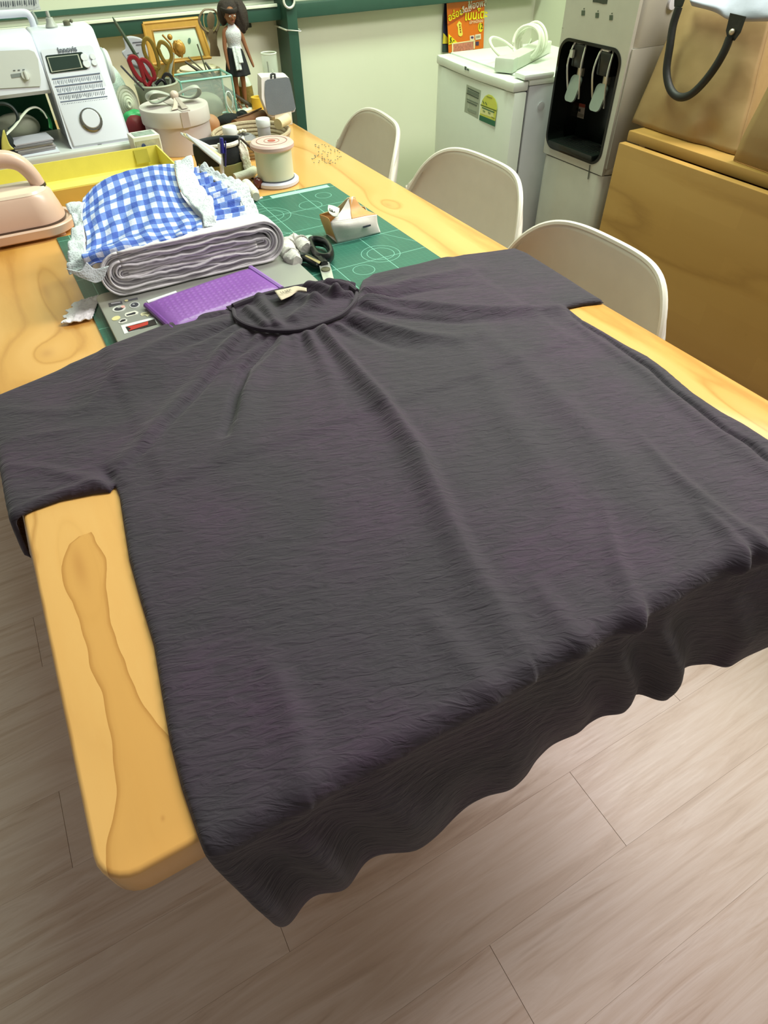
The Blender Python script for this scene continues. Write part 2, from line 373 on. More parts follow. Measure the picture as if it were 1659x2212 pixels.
# ================================================================ cutting mat
MX0, MX1, MY0, MY1 = 0.034, 0.648, 0.60, 1.436
def mat_print():
    b = NB('cutting_mat_print'); s = b.sep(b.coord('Object')); col = None
    def lines(v, step, w, off=0.0):
        f = b.math('FRACT', b.math('ADD', b.math('DIVIDE', b.math('SUBTRACT', v, off), step), 0.5)); return b.math('LESS_THAN', b.math('ABSOLUTE', b.math('SUBTRACT', f, 0.5)), w/step)
    x, y = s[0], s[1]
    fine = b.math('MAXIMUM', lines(x, 0.01, 0.0003, MX0), lines(y, 0.01, 0.0003, MY1))
    big = b.math('MAXIMUM', lines(x, 0.1, 0.0008, MX0+.024), lines(y, 0.1, 0.0008, MY1-.024))
    circ = None
    for cx, cy, rr in ((0.56, 1.03, 0.037), (0.56, 1.03, 0.026), (0.50, 0.985, 0.02), (0.42, 1.2, 0.03), (0.55, 1.33, 0.025), (0.60, 1.37, 0.018), (0.45, 1.32, 0.045), (0.45, 1.32, 0.03)):
        dx, dy = b.math('SUBTRACT', x, cx), b.math('SUBTRACT', y, cy)
        d = b.math('SQRT', b.math('ADD', b.math('MULTIPLY', dx, dx), b.math('MULTIPLY', dy, dy)))
        q = b.math('LESS_THAN', b.math('ABSOLUTE', b.math('SUBTRACT', d, rr)), 0.0006); circ = q if circ is None else b.math('MAXIMUM', circ, q)
    diag = b.math('LESS_THAN', b.math('ABSOLUTE', b.math('SUBTRACT', b.math('ADD', x, b.math('MULTIPLY', y, 0.577)), 1.25)), 0.0006)
    base = b.mix(b.noise(b.coord(), 14, 4, 0.6), '#1f5648', '#2c6a58')
    scr = b.ramp(b.noise(b.coord('Object', (30, 4, 1), rot=(0, 0, 0.6)), 3, 4, 0.7), [(0.62, 0.0), (0.7, 0.35)])
    c = b.mix(b.math('MULTIPLY', fine, 0.20), base, '#5f9f8c')
    c = b.mix(b.math('MULTIPLY', b.math('MAXIMUM', b.math('MAXIMUM', big, circ), diag), 0.75), c, '#7fbfae')
    c = b.mix(scr, c, '#4e8d7c')
    return b.fin(c, 0.42)
cm = thing('cutting_mat', 'dark green self-healing cutting mat with pale grid lines on the table', 'cutting mat', ((MX0+MX1)/2, (MY0+MY1)/2, TZ))
obj('mat_sheet', prism(rrect(MX1-MX0, MY1-MY0, 0.004, 3, (MX0+MX1)/2, (MY0+MY1)/2), 0.003, TR((0, 0, TZ))), mat_print(), cm, smooth=0)
l0, l1 = onz(645, 418, TZ+.003), onz(709, 402, TZ+.003)
obj('printed_strip', box(MX1-.155, MX1-.012, MY1-.026, MY1-.008, TZ+.0028, TZ+.0034), mat('#9fcfbd', 0.5), cm, label='pale title strip printed in the mat corner', smooth=0)
# ================================================================ the dress
LAP = (0.05, 0.398, 0.865, 1.105)      # laptop footprint under the dress shoulder
def sstep(t): t = np.clip(t, 0, 1); return t*t*(3-2*t)
def rect_in(x, y, r, w):
    d = np.minimum(np.minimum(x-r[0], r[1]-x), np.minimum(y-r[2], r[3]-y)); return sstep((d+w)/w)
def base_z(x, y):
    x = np.asarray(x, float); y = np.asarray(y, float)
    return TZ+0.003*rect_in(x, y, (MX0, MX1, MY0, MY1), 0.02)+0.0155*rect_in(x, y, LAP, 0.10)
def P2(px, py, t=0.006):
    z = TZ+t
    for _ in range(6): p = onz(px, py, z); z = float(base_z(p[0], p[1]))+t
    return p[0], p[1]
RB = 0.010                                # bend radius over the table edge
# outline in flat cloth coordinates, from the left of the neck round anticlockwise in the photo
neck_front = [(503, 664), (510, 688), (535, 704), (580, 714), (640, 714), (690, 700), (738, 680), (764, 655), (771, 634)]
topR = [(782, 604), (803, 591), (850, 580), (900, 569), (950, 556), (1000, 549), (1060, 542), (1112, 535)]
slvR = [(1140, 546), (1180, 571), (1230, 602), (1270, 628), (1307, 650), (1262, 655), (1225, 663)]
sideR = [(1260, 690), (1300, 712), (1350, 742), (1400, 768), (1440, 797), (1500, 848), (1560, 888), (1610, 915), (1659, 947)]
sideL = [(425, 1803), (390, 1700), (365, 1600), (346, 1490), (330, 1390), (300, 1290), (277, 1205), (263, 1115), (256, 1068), (247, 1046)]
slvL_bot = [(236, 1058), (200, 1062), (130, 1076), (70, 1097), (36, 1114)]
topL = [(0, 850), (75, 819), (150, 784), (237, 744), (300, 720), (380, 690), (440, 669), (480, 660)]
HANG = 0.235                              # length of cloth that hangs over the front edge
pl = [P2(*p) for p in neck_front+topR]
pl += [(x, y) for x, y in (P2(*p) for p in slvR)]
pl += [P2(*p) for p in sideR]
xr = pl[-1][0]
pl += [(xr+0.004, TY0+0.03), (xr+0.008, TY0-0.02), (xr+0.014, TY0-HANG)]
xl = P2(*sideL[0])[0]
pl += [(xl+0.006, TY0-HANG), (xl, TY0-0.01)]
pl += [P2(*p) for p in sideL+slvL_bot]
a = P2(*slvL_bot[-1]); c = P2(*topL[0])
pl += [(TX0-0.055, a[1]-0.012), (TX0-0.06, (a[1]+c[1])/2), (TX0-0.05, c[1]-0.002)]
pl += [P2(*p) for p in topL]
POLY = np.array(pl)
def poly_dist(P, x, y):
    """distance to the outline and inside test, on flat arrays"""
    d2 = np.full(x.shape, 1e9); ins = np.zeros(x.shape, bool); nx = np.zeros(x.shape); ny = np.zeros(x.shape); n = len(P)
    for i in range(n):
        ax_, ay_ = P[i]; bx, by = P[(i+1) % n]; ex, ey = bx-ax_, by-ay_; L = ex*ex+ey*ey+1e-15
        t = np.clip(((x-ax_)*ex+(y-ay_)*ey)/L, 0, 1); qx, qy = ax_+t*ex, ay_+t*ey; q = (x-qx)**2+(y-qy)**2
        m = q < d2; d2[m] = q[m]; nx[m] = qx[m]; ny[m] = qy[m]
        cr = ((ay_ > y) != (by > y)) & (x < (bx-ax_)*(y-ay_)/(by-ay_+1e-15)+ax_); ins ^= cr
    return np.sqrt(d2), ins, nx, ny
def line_field(pts, x, y):
    """distance to a polyline, fraction along it and signed side"""
    P = np.array(pts); L = np.r_[0, np.cumsum(np.hypot(*np.diff(P, axis=0).T))]; best = np.full(x.shape, 1e9); fr = np.zeros(x.shape); sd = np.zeros(x.shape)
    for i in range(len(P)-1):
        ax_, ay_ = P[i]; ex, ey = P[i+1]-P[i]; l2 = ex*ex+ey*ey
        t = np.clip(((x-ax_)*ex+(y-ay_)*ey)/l2, 0, 1); dx, dy = x-ax_-t*ex, y-ay_-t*ey; q = np.hypot(dx, dy)
        m = q < best; best[m] = q[m]; fr[m] = ((L[i]+t*math.sqrt(l2))/L[-1])[m]; sd[m] = np.sign(ex*dy-ey*dx)[m]
    return best, fr, sd
# folds: pixel polyline, height mm (negative = crease), half width mm, asymmetry, taper (start, middle, end)
FOLDS = [
 ([(688, 694), (722, 742), (778, 806), (850, 890), (902, 965), (940, 1050), (982, 1140), (1030, 1232), (1082, 1312), (1130, 1390)], 9, 13, .55, (1.0, .9, .25)),
 ([(660, 706), (690, 760), (720, 830), (735, 900)], 4, 12, 0, (1, .6, 0)),
 ([(640, 716), (600, 760), (560, 800), (530, 850), (512, 930), (490, 1010)], 6, 15, -.3, (.7, 1, 0)),
 ([(600, 716), (565, 750), (528, 790), (512, 840), (500, 890), (485, 930)], -9, 6, 0, (.3, 1, .4)),
 ([(575, 716), (540, 742), (505, 764), (470, 780)], -3.5, 6, 0, (1, .8, 0)),
 ([(520, 706), (470, 770), (415, 836), (360, 892), (312, 948), (280, 986)], 4, 11, .4, (.8, 1, .9)),
 ([(528, 716), (478, 780), (424, 846), (368, 902), (318, 958), (284, 992)], -3, 5, 0, (.5, 1, .8)),
 ([(506, 680), (450, 700), (400, 716), (330, 745), (240, 800)], 5, 12, 0, (1, .8, .1)),
 ([(506, 690), (455, 715), (400, 738), (340, 770)], -4, 7, 0, (1, .8, 0)),
 ([(500, 668), (455, 680), (410, 686), (360, 705)], -3, 5, 0, (1, .6, 0)),
 ([(770, 640), (830, 648), (900, 655), (1000, 664), (1100, 668), (1200, 664)], 7, 11, .3, (1, .8, .8)),
 ([(768, 655), (840, 670), (920, 682), (1000, 688), (1080, 684)], -6, 8, 0, (1, .8, .2)),
 ([(755, 668), (820, 700), (900, 722), (985, 728), (1060, 712)], 6, 12, 0, (.8, 1, .1)),
 ([(740, 682), (790, 716), (850, 740), (930, 752)], -5, 9, 0, (1, .7, 0)),
 ([(772, 632), (830, 622), (890, 606), (960, 590), (1040, 575)], 6, 11, 0, (1, .8, .2)),
 ([(772, 640), (830, 636), (890, 624), (960, 615), (1060, 612)], -5, 8, 0, (1, .7, 0)),
 ([(770, 622), (810, 606), (860, 592), (920, 580)], -3, 7, 0, (1, .7, 0)),
 ([(1040, 710), (1130, 780), (1200, 850), (1290, 940), (1360, 1030), (1420, 1120)], 2.5, 20, 0, (.3, 1, .6)),
 ([(1000, 740), (1060, 830), (1130, 940), (1200, 1050), (1250, 1150)], 2, 20, 0, (.2, 1, .6)),
 ([(1380, 930), (1450, 1010), (1530, 1080), (1600, 1135), (1655, 1165)], 4, 9, .4, (.1, .8, 1)),
 ([(1300, 1060), (1330, 1180), (1360, 1260), (1374, 1310)], 4, 9, .4, (0, .6, 1)),
 ([(1500, 1080), (1560, 1135), (1592, 1170), (1600, 1185)], 4, 8, .4, (0, .7, 1)),
 ([(1150, 1240), (1200, 1310), (1240, 1360)], 2.5, 11, 0, (0, .8, 1)),
 ([(560, 1380), (600, 1470), (640, 1580), (655, 1660)], 3, 14, .3, (0, .8, .9)),
 ([(900, 1290), (980, 1390), (1040, 1460)], 2.5, 13, 0, (0, .7, .9)),
 ([(1228, 668), (1265, 698), (1310, 722), (1360, 758), (1410, 792), (1450, 832), (1510, 876), (1570, 925), (1625, 955), (1659, 985)], -4.5, 4, 0, (.4, 1, 1)),
 ([(1238, 690), (1300, 735), (1400, 805), (1500, 892), (1600, 962), (1659, 1010)], 2.5, 10, 0, (.5, 1, 1)),
 ([(60, 1085), (130, 1062), (200, 1046), (240, 1040)], 3, 8, 0, (.5, 1, .5)),
 ([(20, 1000), (100, 1010), (180, 1030), (235, 1050)], 2.5, 8, 0, (.3, .8, 1)),
 ([(215, 1000), (235, 1030), (246, 1050)], -5, 7, 0, (0, .8, 1)),
 ([(0, 880), (130, 885), (260, 870)], 1.2, 9, 0, (.5, 1, 0)),
 ([(20, 945), (120, 930), (240, 905)], 1.2, 9, 0, (.5, 1, 0)),
]
FW = [([P2(*p, 0.012) for p in pts], h/1000, w/1000, asy, tp) for pts, h, w, asy, tp in FOLDS]
NC = np.mean([P2(*p) for p in neck_front], axis=0)+np.array([0.005, 0.045])
NECK_LINE = [P2(*p, 0.01) for p in neck_front]
def folds(x, y):
    h = np.zeros_like(x)
    for pts, a, w, asy, tp in FW:
        d, f, s = line_field(pts, x, y); ww = w*(1-asy*s*0.6)*(0.75+0.6*f)
        ends = sstep(f/0.02+0.6)*1.0
        h += 1.7*a*np.interp(f, (0, .5, 1), tp)*np.exp(-(d/ww)**2)
    # gathers radiating from the neckband
    dn, _, _ = line_field(NECK_LINE, x, y); th = np.arctan2(y-NC[1], x-NC[0])
    g = np.sin(th*21+1.5*np.sin(th*5))*0.6+np.sin(th*34+2)*0.4
    h += 0.0062*g*np.exp(-dn/0.045)*sstep(dn/0.016)
    h += 0.0012*vnoise(x*26, y*14, 3)+0.0007*vnoise(x*70, y*40, 5, 2)
    h *= 0.15+0.85*sstep(dn/0.022)
    # crinkled weave: fine ripples across the cloth
    c_, s_ = math.cos(R(-17)), math.sin(R(-17)); u = x*c_+y*s_; v = -x*s_+y*c_
    warp = 0.010*vnoise(u*16, v*22, 8)
    h += 0.00022*np.sin((v+warp)*430+2.2*vnoise(u*40, v*60, 9))*(0.35+0.65*sstep(0.5+1.2*vnoise(u*9, v*11, 12)))
    return h
hem_px = [(560, 1958, .585), (600, 1988, .565), (660, 1958, .56), (730, 1912, .56), (800, 1872, .56), (850, 1842, .558), (900, 1826, .556), (950, 1800, .555), (1000, 1762, .555), (1050, 1735, .553), (1105, 1714, .55), (1140, 1680, .55), (1170, 1640, .55), (1215, 1595, .552), (1260, 1572, .55), (1300, 1560, .55), (1340, 1530, .548), (1380, 1506, .545), (1425, 1509, .543), (1455, 1480, .54), (1490, 1448, .54), (1530, 1436, .536), (1572, 1441, .533), (1610, 1418, .53), (1659, 1388, .526), (1750, 1335, .52), (1830, 1300, .52)]
HEM = np.array([onz(px, py, z) for px, py, z in hem_px]); HS = np.linspace(0, 1, 200); HEMS = catmull(HEM, 200)
hx = HEMS[:, 0]; hx = np.maximum.accumulate(hx)
def build_dress():
    st = 0.0027
    xs = np.arange(TX0-0.07, xr+0.12, st); ys = np.arange(TY0-HANG-0.01, POLY[:, 1].max()+0.01, st)
    X, Y = np.meshgrid(xs, ys); x, y = X.ravel().copy(), Y.ravel().copy()
    d, ins, qx, qy = poly_dist(POLY, x, y); nx_ = len(xs)
    cx, cy = (X[:-1, :-1]+st/2).ravel(), (Y[:-1, :-1]+st/2).ravel(); _, ci, _, _ = poly_dist(POLY, cx, cy)
    J, I = np.divmod(np.nonzero(ci)[0], nx_-1); q = np.stack([J*nx_+I, J*nx_+I+1, (J+1)*nx_+I+1, (J+1)*nx_+I], 1)
    cnt = np.zeros(len(x), int); np.add.at(cnt, q.ravel(), 1); bd = (cnt > 0) & (cnt < 4)
    x[bd], y[bd] = qx[bd], qy[bd]; d[bd] = 0; used = np.nonzero(cnt)[0]; re = -np.ones(len(x), int); re[used] = np.arange(len(used))
    q = re[q]; x, y, d = x[used], y[used], d[used]; flat = np.stack([x, y], 1)
    edge = np.sqrt(np.clip(1-(1-np.clip(d/0.012, 0, 1))**2, 0, 1))
    xc, yc = np.maximum(x, TX0), np.maximum(y, TY0)
    fh = folds(x, y)
    top = base_z(xc, yc)+0.0022+0.0062*edge+np.maximum(fh*np.clip(d/0.01, 0.0, 1), -0.0068*edge)
    Pz = top.copy(); Px = x.copy(); Py = y.copy()
    # over the front edge
    s = TY0-y; m = s > 0
    hh = top-TZ; r = RB+hh; al = s/RB; arc = np.clip(al, 0, math.pi/2)
    fy = TY0-r*np.sin(arc)+0.0; fz = TZ-RB+r*np.cos(arc)
    rem = np.clip((s-RB*math.pi/2)/(HANG-RB*math.pi/2), 0, 1)
    ss = np.clip((x-xl)/(0.70+0.055-0.0), 0, 1.25)/1.0
    # match the hem polyline by fraction of its visible length
    tot = hx[-1]-hx[0]; frac = np.clip((x-xl)/(xr+0.012-xl), 0, 1)
    hxx = hx[0]+0.0+frac*(min(hx[-1], 0.80)-hx[0]); hyy = np.interp(hxx, hx, HEMS[:, 1]); hzz = np.interp(hxx, hx, HEMS[:, 2])
    wob = 0.009*np.sin(x*58+3*np.sin(x*17)+y*5)+0.008*vnoise(x*40, y*6, 30, 2)+0.0025*vnoise(x*90, y*30, 31)
    w = sstep(rem*1.15)
    ty = fy*(1-w)+hyy*w; tz = fz*(1-rem)+hzz*rem; tx = x*(1-w)+hxx*w
    ty = ty-wob*np.sin(np.clip(rem, 0, 1)*math.pi*0.8)*1.0 - (fh*0.8)*(1-rem)
    Px[m], Py[m], Pz[m] = tx[m], ty[m], tz[m]
    # sleeve over the left edge
    s = TX0-x; m = (s > 0) & (y > TY0+0.1)
    hh = top-TZ; r = 0.007+hh; arc = np.clip(s/0.007, 0, math.pi/2); rem = np.clip(s-0.007*math.pi/2, 0, None)
    Px[m] = (TX0-r*np.sin(arc)-rem*0.10)[m]; Pz[m] = (TZ-0.007+r*np.cos(arc)-rem)[m]
    V = np.stack([Px, Py, Pz], 1)
    return [tuple(p) for p in V], [tuple(int(i) for i in f) for f in q], flat
def dress_mat():
    b = NB('charcoal_crinkle_cloth'); uv = b.coord('UV', (1, 1, 1), rot=(0, 0, R(17)))
    st = b.n('ShaderNodeMapping'); b.put(st.inputs[0], uv); st.inputs['Scale'].default_value = (26, 112, 1)
    cr = b.noise(st.outputs[0], 1.6, 3, 0.5, 1.2)
    wv = b.noise(b.coord('UV'), 900, 2)
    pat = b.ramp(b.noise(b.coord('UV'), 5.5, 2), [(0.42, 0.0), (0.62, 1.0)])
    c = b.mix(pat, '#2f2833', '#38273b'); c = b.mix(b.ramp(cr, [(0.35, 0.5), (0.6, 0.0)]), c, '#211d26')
    n = b.bump(cr, 0.9, 0.0022); n = b.bump(wv, 0.10, 0.0004, n)
    return b.fin(c, 0.82, normal=n, Sheen_Weight=0.12, Sheen_Roughness=0.5)
DM = dress_mat()
dress = thing('dress', 'charcoal crinkled short-sleeved dress spread face up over the table front', 'dress', (0.33, 0.55, TZ))
dv, df, duv = build_dress()
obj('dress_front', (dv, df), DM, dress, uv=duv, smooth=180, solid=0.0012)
# inside of the back panel seen through the neck opening
bk = [[P2(*p, t) for p in row] for row, t in (
  ([(488, 664), (540, 643), (596, 628), (650, 618), (700, 608), (742, 606), (768, 612)], 0.012),
  ([(505, 676), (545, 660), (600, 648), (655, 640), (705, 632), (745, 628), (768, 624)], 0.006),
  ([(516, 690), (552, 682), (605, 674), (660, 668), (708, 660), (745, 650), (772, 640)], 0.005),
  ([(530, 706), (570, 712), (620, 716), (665, 712), (705, 698), (742, 680), (768, 655)], 0.004))]
zz = [0.012, 0.004, 0.003, 0.002]
ctrl = [[(p[0], p[1], float(base_z(p[0], p[1]))+zz[k]) for p in row] for k, row in enumerate(bk)]
A = patch(ctrl, 90, 50); u_, v_ = np.meshgrid(np.linspace(0, 1, 90), np.linspace(0, 1, 50))
for (ax_, ay_, bx_, by_, hgt, wd) in ((.28, .9, .22, .15, .006, .04), (.42, .3, .58, .55, .007, .06), (.58, .55, .42, .8, .005, .05), (.55, .12, .75, .45, .008, .05), (.75, .45, .9, .55, .006, .05), (.7, .1, .95, .35, .006, .05), (.12, .4, .2, .9, .005, .04)):
    dd, ff, _ = line_field([(ax_, ay_), (bx_, by_)], u_, v_); A[..., 2] += 1.7*hgt*np.exp(-(dd/wd)**2)
A[..., 2] += 0.0015*vnoise(u_*18, v_*9, 4)
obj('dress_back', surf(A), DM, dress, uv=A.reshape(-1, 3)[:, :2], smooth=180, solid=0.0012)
# neckband: front piping and the back piece that lies lower
nb = [(p[0], p[1], float(base_z(*p))+0.0128) for p in (P2(*q, 0.0128) for q in neck_front)]
obj('neckband_front', tube([(nb[0][0], nb[0][1], nb[0][2]-.004)]+nb[1:], 0.0030, 8, smooth=60, flat=1.35), DM, dress)
nbk = [(p[0], p[1], float(base_z(*p))+0.011) for p in (P2(*q, 0.011) for q in [(503, 662), (520, 655), (560, 641), (605, 629), (655, 619), (700, 611), (740, 610), (771, 630)])]
obj('neckband_back', tube(nbk, 0.0042, 8, smooth=60, flat=1.2), DM, dress)
tg = [P2(*q, 0.016) for q in [(594, 629), (610, 636), (618, 624), (633, 622), (645, 618), (660, 625)]]
tctrl = [[(*P2(*q, .021), TZ+.0395) for q in ((593, 628), (622, 622), (640, 618), (662, 622))], [(*P2(*q, .021), TZ+.0375) for q in ((600, 636), (624, 631), (641, 624), (662, 626))], [(*P2(*q, .019), TZ+.035) for q in ((607, 645), (628, 636), (643, 627), (662, 628))]]
tm = mat('#cbbfa8', 0.8, bump=0.2, bscale=400)
tgo = obj('neck_label', surf(patch(tctrl, 20, 10)), tm, dress, label='cream woven label with black lettering', smooth=180, solid=0.0008)
t0 = Vector((*P2(606, 632, .0225), TZ+.0395)); t1 = Vector((*P2(630, 625, .0225), TZ+.0395)); t2 = Vector((*P2(602, 625, .0225), TZ+.041))
text('U\u00b7SEK', 0.0078, frame_M((t0+t1)/2+Vector((0, 0, 0.0012)), t1-t0, t2-t0), mat('#2a2422', 0.8), 'label_lettering', tgo)
# ================================================================ chairs along the right side
SHELL = mat('#d6d1c6', 0.42, var=0.03, bump=0.03, bscale=200)
WOODLEG = mat('#b98a54', 0.5, var=0.12, scale=18)
def make_chair(label):
    """shell armchair facing -X, origin on the floor under the seat centre"""
    t = thing('shell_chair', label, 'chair', (0, 0, 0), 'shell chairs along the far side of the table')
    prof = [(-.225, .425), (-.19, .445), (-.08, .44), (.04, .428), (.12, .43), (.175, .47), (.205, .55), (.228, .65), (.243, .73), (.25, .782)]
    hw = [.17, .21, .230, .238, .241, .243, .244, .245, .243, .236]
    rows = []
    for k, ((x, z), w) in enumerate(zip(prof, hw)):
        vb = max(0, (k-4)/5); row = []
        for u in np.linspace(-1, 1, 17):
            a = abs(u)
            ysh = w*math.copysign(math.sin(min(a*1.25, 1.5708*1.0)), u) if False else w*u*(1-0.04*a*a)
            lift = (0.10*a**3.2)*(1-vb)*min(1, k/3)+(-0.015 if k == 0 else 0)*a*a
            wrap = -(0.085*a**2.6)*(0.35+0.65*vb)*min(1, k/3)
            drop = -0.12*a**5.0*vb**2.0
            row.append((x+wrap, ysh, z+lift+drop))
        rows.append(row)
    A = patch(rows, 49, 46)
    sh = obj('shell', surf(A), SHELL, t, smooth=180, solid=-0.011)
    rim = np.vstack([A[:, 0], A[-1, 1:], A[::-1, -1][1:], A[0, ::-1][1:-1]])
    sub('rim', tube(rim, 0.0064, 8, closed=True), mat('#d6d1c6', 0.4, var=.02), sh, label='rounded lighter rim of the shell')
    for sx in (-1, 1):
        for sy in (-1, 1): obj('leg', tube([(sx*.10, sy*.10, .425), (sx*.19, sy*.2, 0)], (.016, .011), 10), WOODLEG, t)
        obj('crossbar', tube([(sx*.135, -.14, .26), (sx*.135, .14, .26)], .005, 6), mat('#2b2b2b', .4), t)
    obj('seat_plate', cbox(.22, .22, .012, .003, 2, TR((0, 0, .409))), mat('#3a3a38', .5), t)
    return t
ch = make_chair('white shell chair nearest the camera, right sleeve of the dress before it')
CH = ch
ch.location = (0.668, 0.800, 0); ch.rotation_euler = (0, 0, R(-1))
dup(ch, (0.752, 1.292, 0), R(1), 'white shell chair in the middle of the three, before the water dispenser')
dup(ch, (0.735, 1.79, 0), R(-9), 'white shell chair farthest from the camera, before the bare wall')

# ================================================================ fridge
FRX, FRY0, FRY1, FRZ = 1.325, 1.612, 2.078, 0.85
fang = R(-4.5)
fr = thing('mini_fridge', 'small white single-door fridge with energy stickers beside the dispenser', 'fridge', (1.6, 1.85, 0))
FWm = mat('#dfe6da', 0.33, var=.02); FSm = mat('#c9ccd0', 0.35, var=.03)
def FM_(x, y, z): # fridge frame: x depth from door face, y from far hinge side towards the camera
    c, s = math.cos(fang), math.sin(fang); dx, dy = x, -y
    return (1.347+dx*c-dy*s, 2.07+dx*s+dy*c, z)
def ftx(g): return [FM_(*p) for p in g[0]], g[1]
DW = 0.455
door = obj('door', ftx(prism([(0.006, 0.0), (0.0, 0.02)]+[(-0.006*math.sin(math.pi*t), DW*t) for t in np.linspace(.1, .9, 9)]+[(0.0, DW-.02), (0.006, DW), (0.045, DW), (0.045, 0)], .775, TR((0, 0, .05)), .003)), FWm, fr)
sub('door_cap', ftx(prism([(0.0, 0.0), (-0.006, 0.03)]+[(-0.012*math.sin(math.pi*t), DW*t) for t in np.linspace(.1, .9, 9)]+[(-0.006, DW-.03), (0.0, DW), (0.047, DW), (0.047, 0)], .024, TR((0, 0, .8265)), .004)), FWm, door, label='moulded handle strip along the door top')
obj('seal', ftx(box(.0455, .0515, .008, DW-.008, .06, .845)), mat('#4e5056', .7), fr)
obj('body', ftx(box(.052, .40, 0, DW, .03, .838, .006)), FSm, fr)
obj('top_panel', ftx(box(.050, .405, -.001, DW+.001, .838, .853, .004)), mat('#e6efe6', .25, var=.02), fr)
for dx in (.08, .36):
    for dy in (.05, DW-.05): obj('foot', ftx(lathe([(0, 0), (.018, 0), (.018, .032), (0, .032)], 14, TR((dx, dy, 0)))), mat('#333333', .6), fr)
obj('hinge_cover', ftx(box(.03, .13, DW-.05, DW+.004, .8525, .866, .005)), mat('#e2e6e2', .4), fr)
obj('hinge_plug', ftx(lathe([(0, 0), (.011, 0), (.0115, .003), (.0, .004)], 16, TR((.10, DW+.0005, .785), (R(-90), 0, 0)))), FSm, fr)
def on_door(px, py):   # point on the slanted door face
    d = ray(px, py); p0 = np.array(FM_(-0.005, 0, 0)); p1 = np.array(FM_(-0.005, DW, 0)); e = p1-p0; n = np.array([e[1], -e[0], 0.0]); t = np.dot(p0-CAM, n)/np.dot(d, n); return CAM+d*t
def decal(name, px, m, parent, fn, off=(-.001, 0, 0), label=None):
    P = [np.array(fn(*p))+np.array(off) for p in px]; c = np.mean(P, 0)
    n = np.cross(P[1]-P[0], P[-1]-P[0]); n /= np.linalg.norm(n)
    if np.dot(n, CAM-c) < 0: n = -n
    V = [tuple(p) for p in P]+[tuple(p-n*.0006) for p in P]; k = len(P)
    F = [tuple(range(k)), tuple(range(2*k-1, k-1, -1))]+[(i, (i+1) % k, k+(i+1) % k, k+i) for i in range(k)]
    return (sub if parent.type != 'EMPTY' else obj)(name, (V, F), m, parent, label=label, smooth=0)
def z6(x, y): return 980+x/13.825, 160+y/13.825
decal('sticker', [z6(395, 305), z6(820, 490), z6(735, 1335), z6(325, 1125)], mat('#a9b3a0', .5), door, on_door, label='grey notice sticker with dark print')
for a, b_, w, c in (((430, 410), (775, 575), 12, '#3c4a3e'), ((420, 500), (760, 650), 45, '#6d7a6c'), ((405, 570), (752, 735), 12, '#3c4a3e'), ((405, 740), (735, 885), 14, '#6d7a6c'), ((415, 815), (700, 945), 16, '#59665a'), ((430, 1050), (680, 1160), 40, '#929d8c')):
    decal('printed_line', [z6(a[0], a[1]-w), z6(b_[0], b_[1]-w), z6(b_[0]-3, b_[1]+w), z6(a[0]-3, a[1]+w)], mat(c, .6), door, on_door, (-.0018, 0, 0))
decal('energy_sticker', [z6(*p) for p in ((830, 900), (870, 760), (950, 650), (1050, 605), (1150, 640), (1240, 740), (1290, 880), (1300, 1000), (1240, 1400), (785, 1215))], mat('#dbe05a', .5), door, on_door, label='rounded yellow energy label')
decal('energy_base', [z6(785, 1215), z6(1245, 1405), z6(1235, 1570), z6(770, 1365)], mat('#1f6a4a', .5), door, on_door, (-.0016, 0, 0))
decal('energy_panel', [z6(830, 945), z6(1200, 1085), z6(1200, 1300), z6(810, 1170)], mat('#edeea6', .5), door, on_door, (-.0016, 0, 0))
for a, b_, w, c in (((820, 915), (1290, 1100), 14, '#5a6a20'), ((865, 995), (1225, 1145), 18, '#4d7a50'), ((1000, 665), (1165, 720), 9, '#7f8a3a'), ((880, 800), (925, 880), 14, '#4e6a4a'), ((960, 840), (1005, 915), 14, '#4e6a4a'), ((890, 1085), (955, 1125), 22, '#8fa06a'), ((1045, 1140), (1110, 1180), 26, '#8fa06a'), ((1145, 1280), (1235, 1320), 12, '#8a8a30')):
    decal('printed_line', [z6(a[0], a[1]-w), z6(b_[0], b_[1]-w), z6(b_[0]-3, b_[1]+w), z6(a[0]-3, a[1]+w)], mat(c, .6), door, on_door, (-.0022, 0, 0))
decal('maker_mark', [(1009, 142), (1013, 143.5), (1012, 151), (1008.5, 149.5)], mat('#4a5a50', .5), door, on_door, (-.009, 0, 0))
decal('maker_mark', [(1014, 147), (1018, 149), (1017.5, 152.5), (1013.6, 151)], mat('#4a5a50', .5), door, on_door, (-.009, 0, 0))
# power strip with its coiled cord on the fridge
FT = .853
q0, q1 = onz(1088, 140, FT+.02), onz(1205, 82, FT+.02); e = (q1-q0)/np.linalg.norm(q1-q0)
ps = thing('power_strip', 'white power strip with its cord wound round it on the fridge', 'power strip', (*((q0+q1)/2)[:2], FT))
sw = mat('#d9ddcf', .45, var=.03)
Mst = frame_M((*q0[:2], FT), e*[1, 1, 0], (-e[1], e[0], 0))
obj('strip_body', xf(box(.02, .34, -.024, .024, .001, .032, .004), Mst), sw, ps)
obj('end_cap', xf(box(0, .04, -.029, .029, .0, .036, .006), Mst), mat('#cfd8c8', .5), ps)
loops = []
for k in range(34*5):
    a = k/34*2*math.pi; loops.append(Mst @ Vector((.165+.013*k/34+.02*math.sin(a+.5), .044*math.cos(a)*(1+.12*math.sin(k*.21)), .045+.040*math.sin(a)*(1+.1*math.cos(k*.13)))))
obj('cord_coil', tube([tuple(p) for p in loops], .0042, 8), mat('#e2e4d2', .5), ps)
lp = [Mst @ Vector((.10+.055*math.cos(a), .035+.05*math.sin(a), .034+.03*math.sin(a))) for a in np.linspace(0, 5.6, 30)]
obj('cord_loop', tube([tuple(p) for p in lp], .004, 8), mat('#e2e4d2', .5), ps)
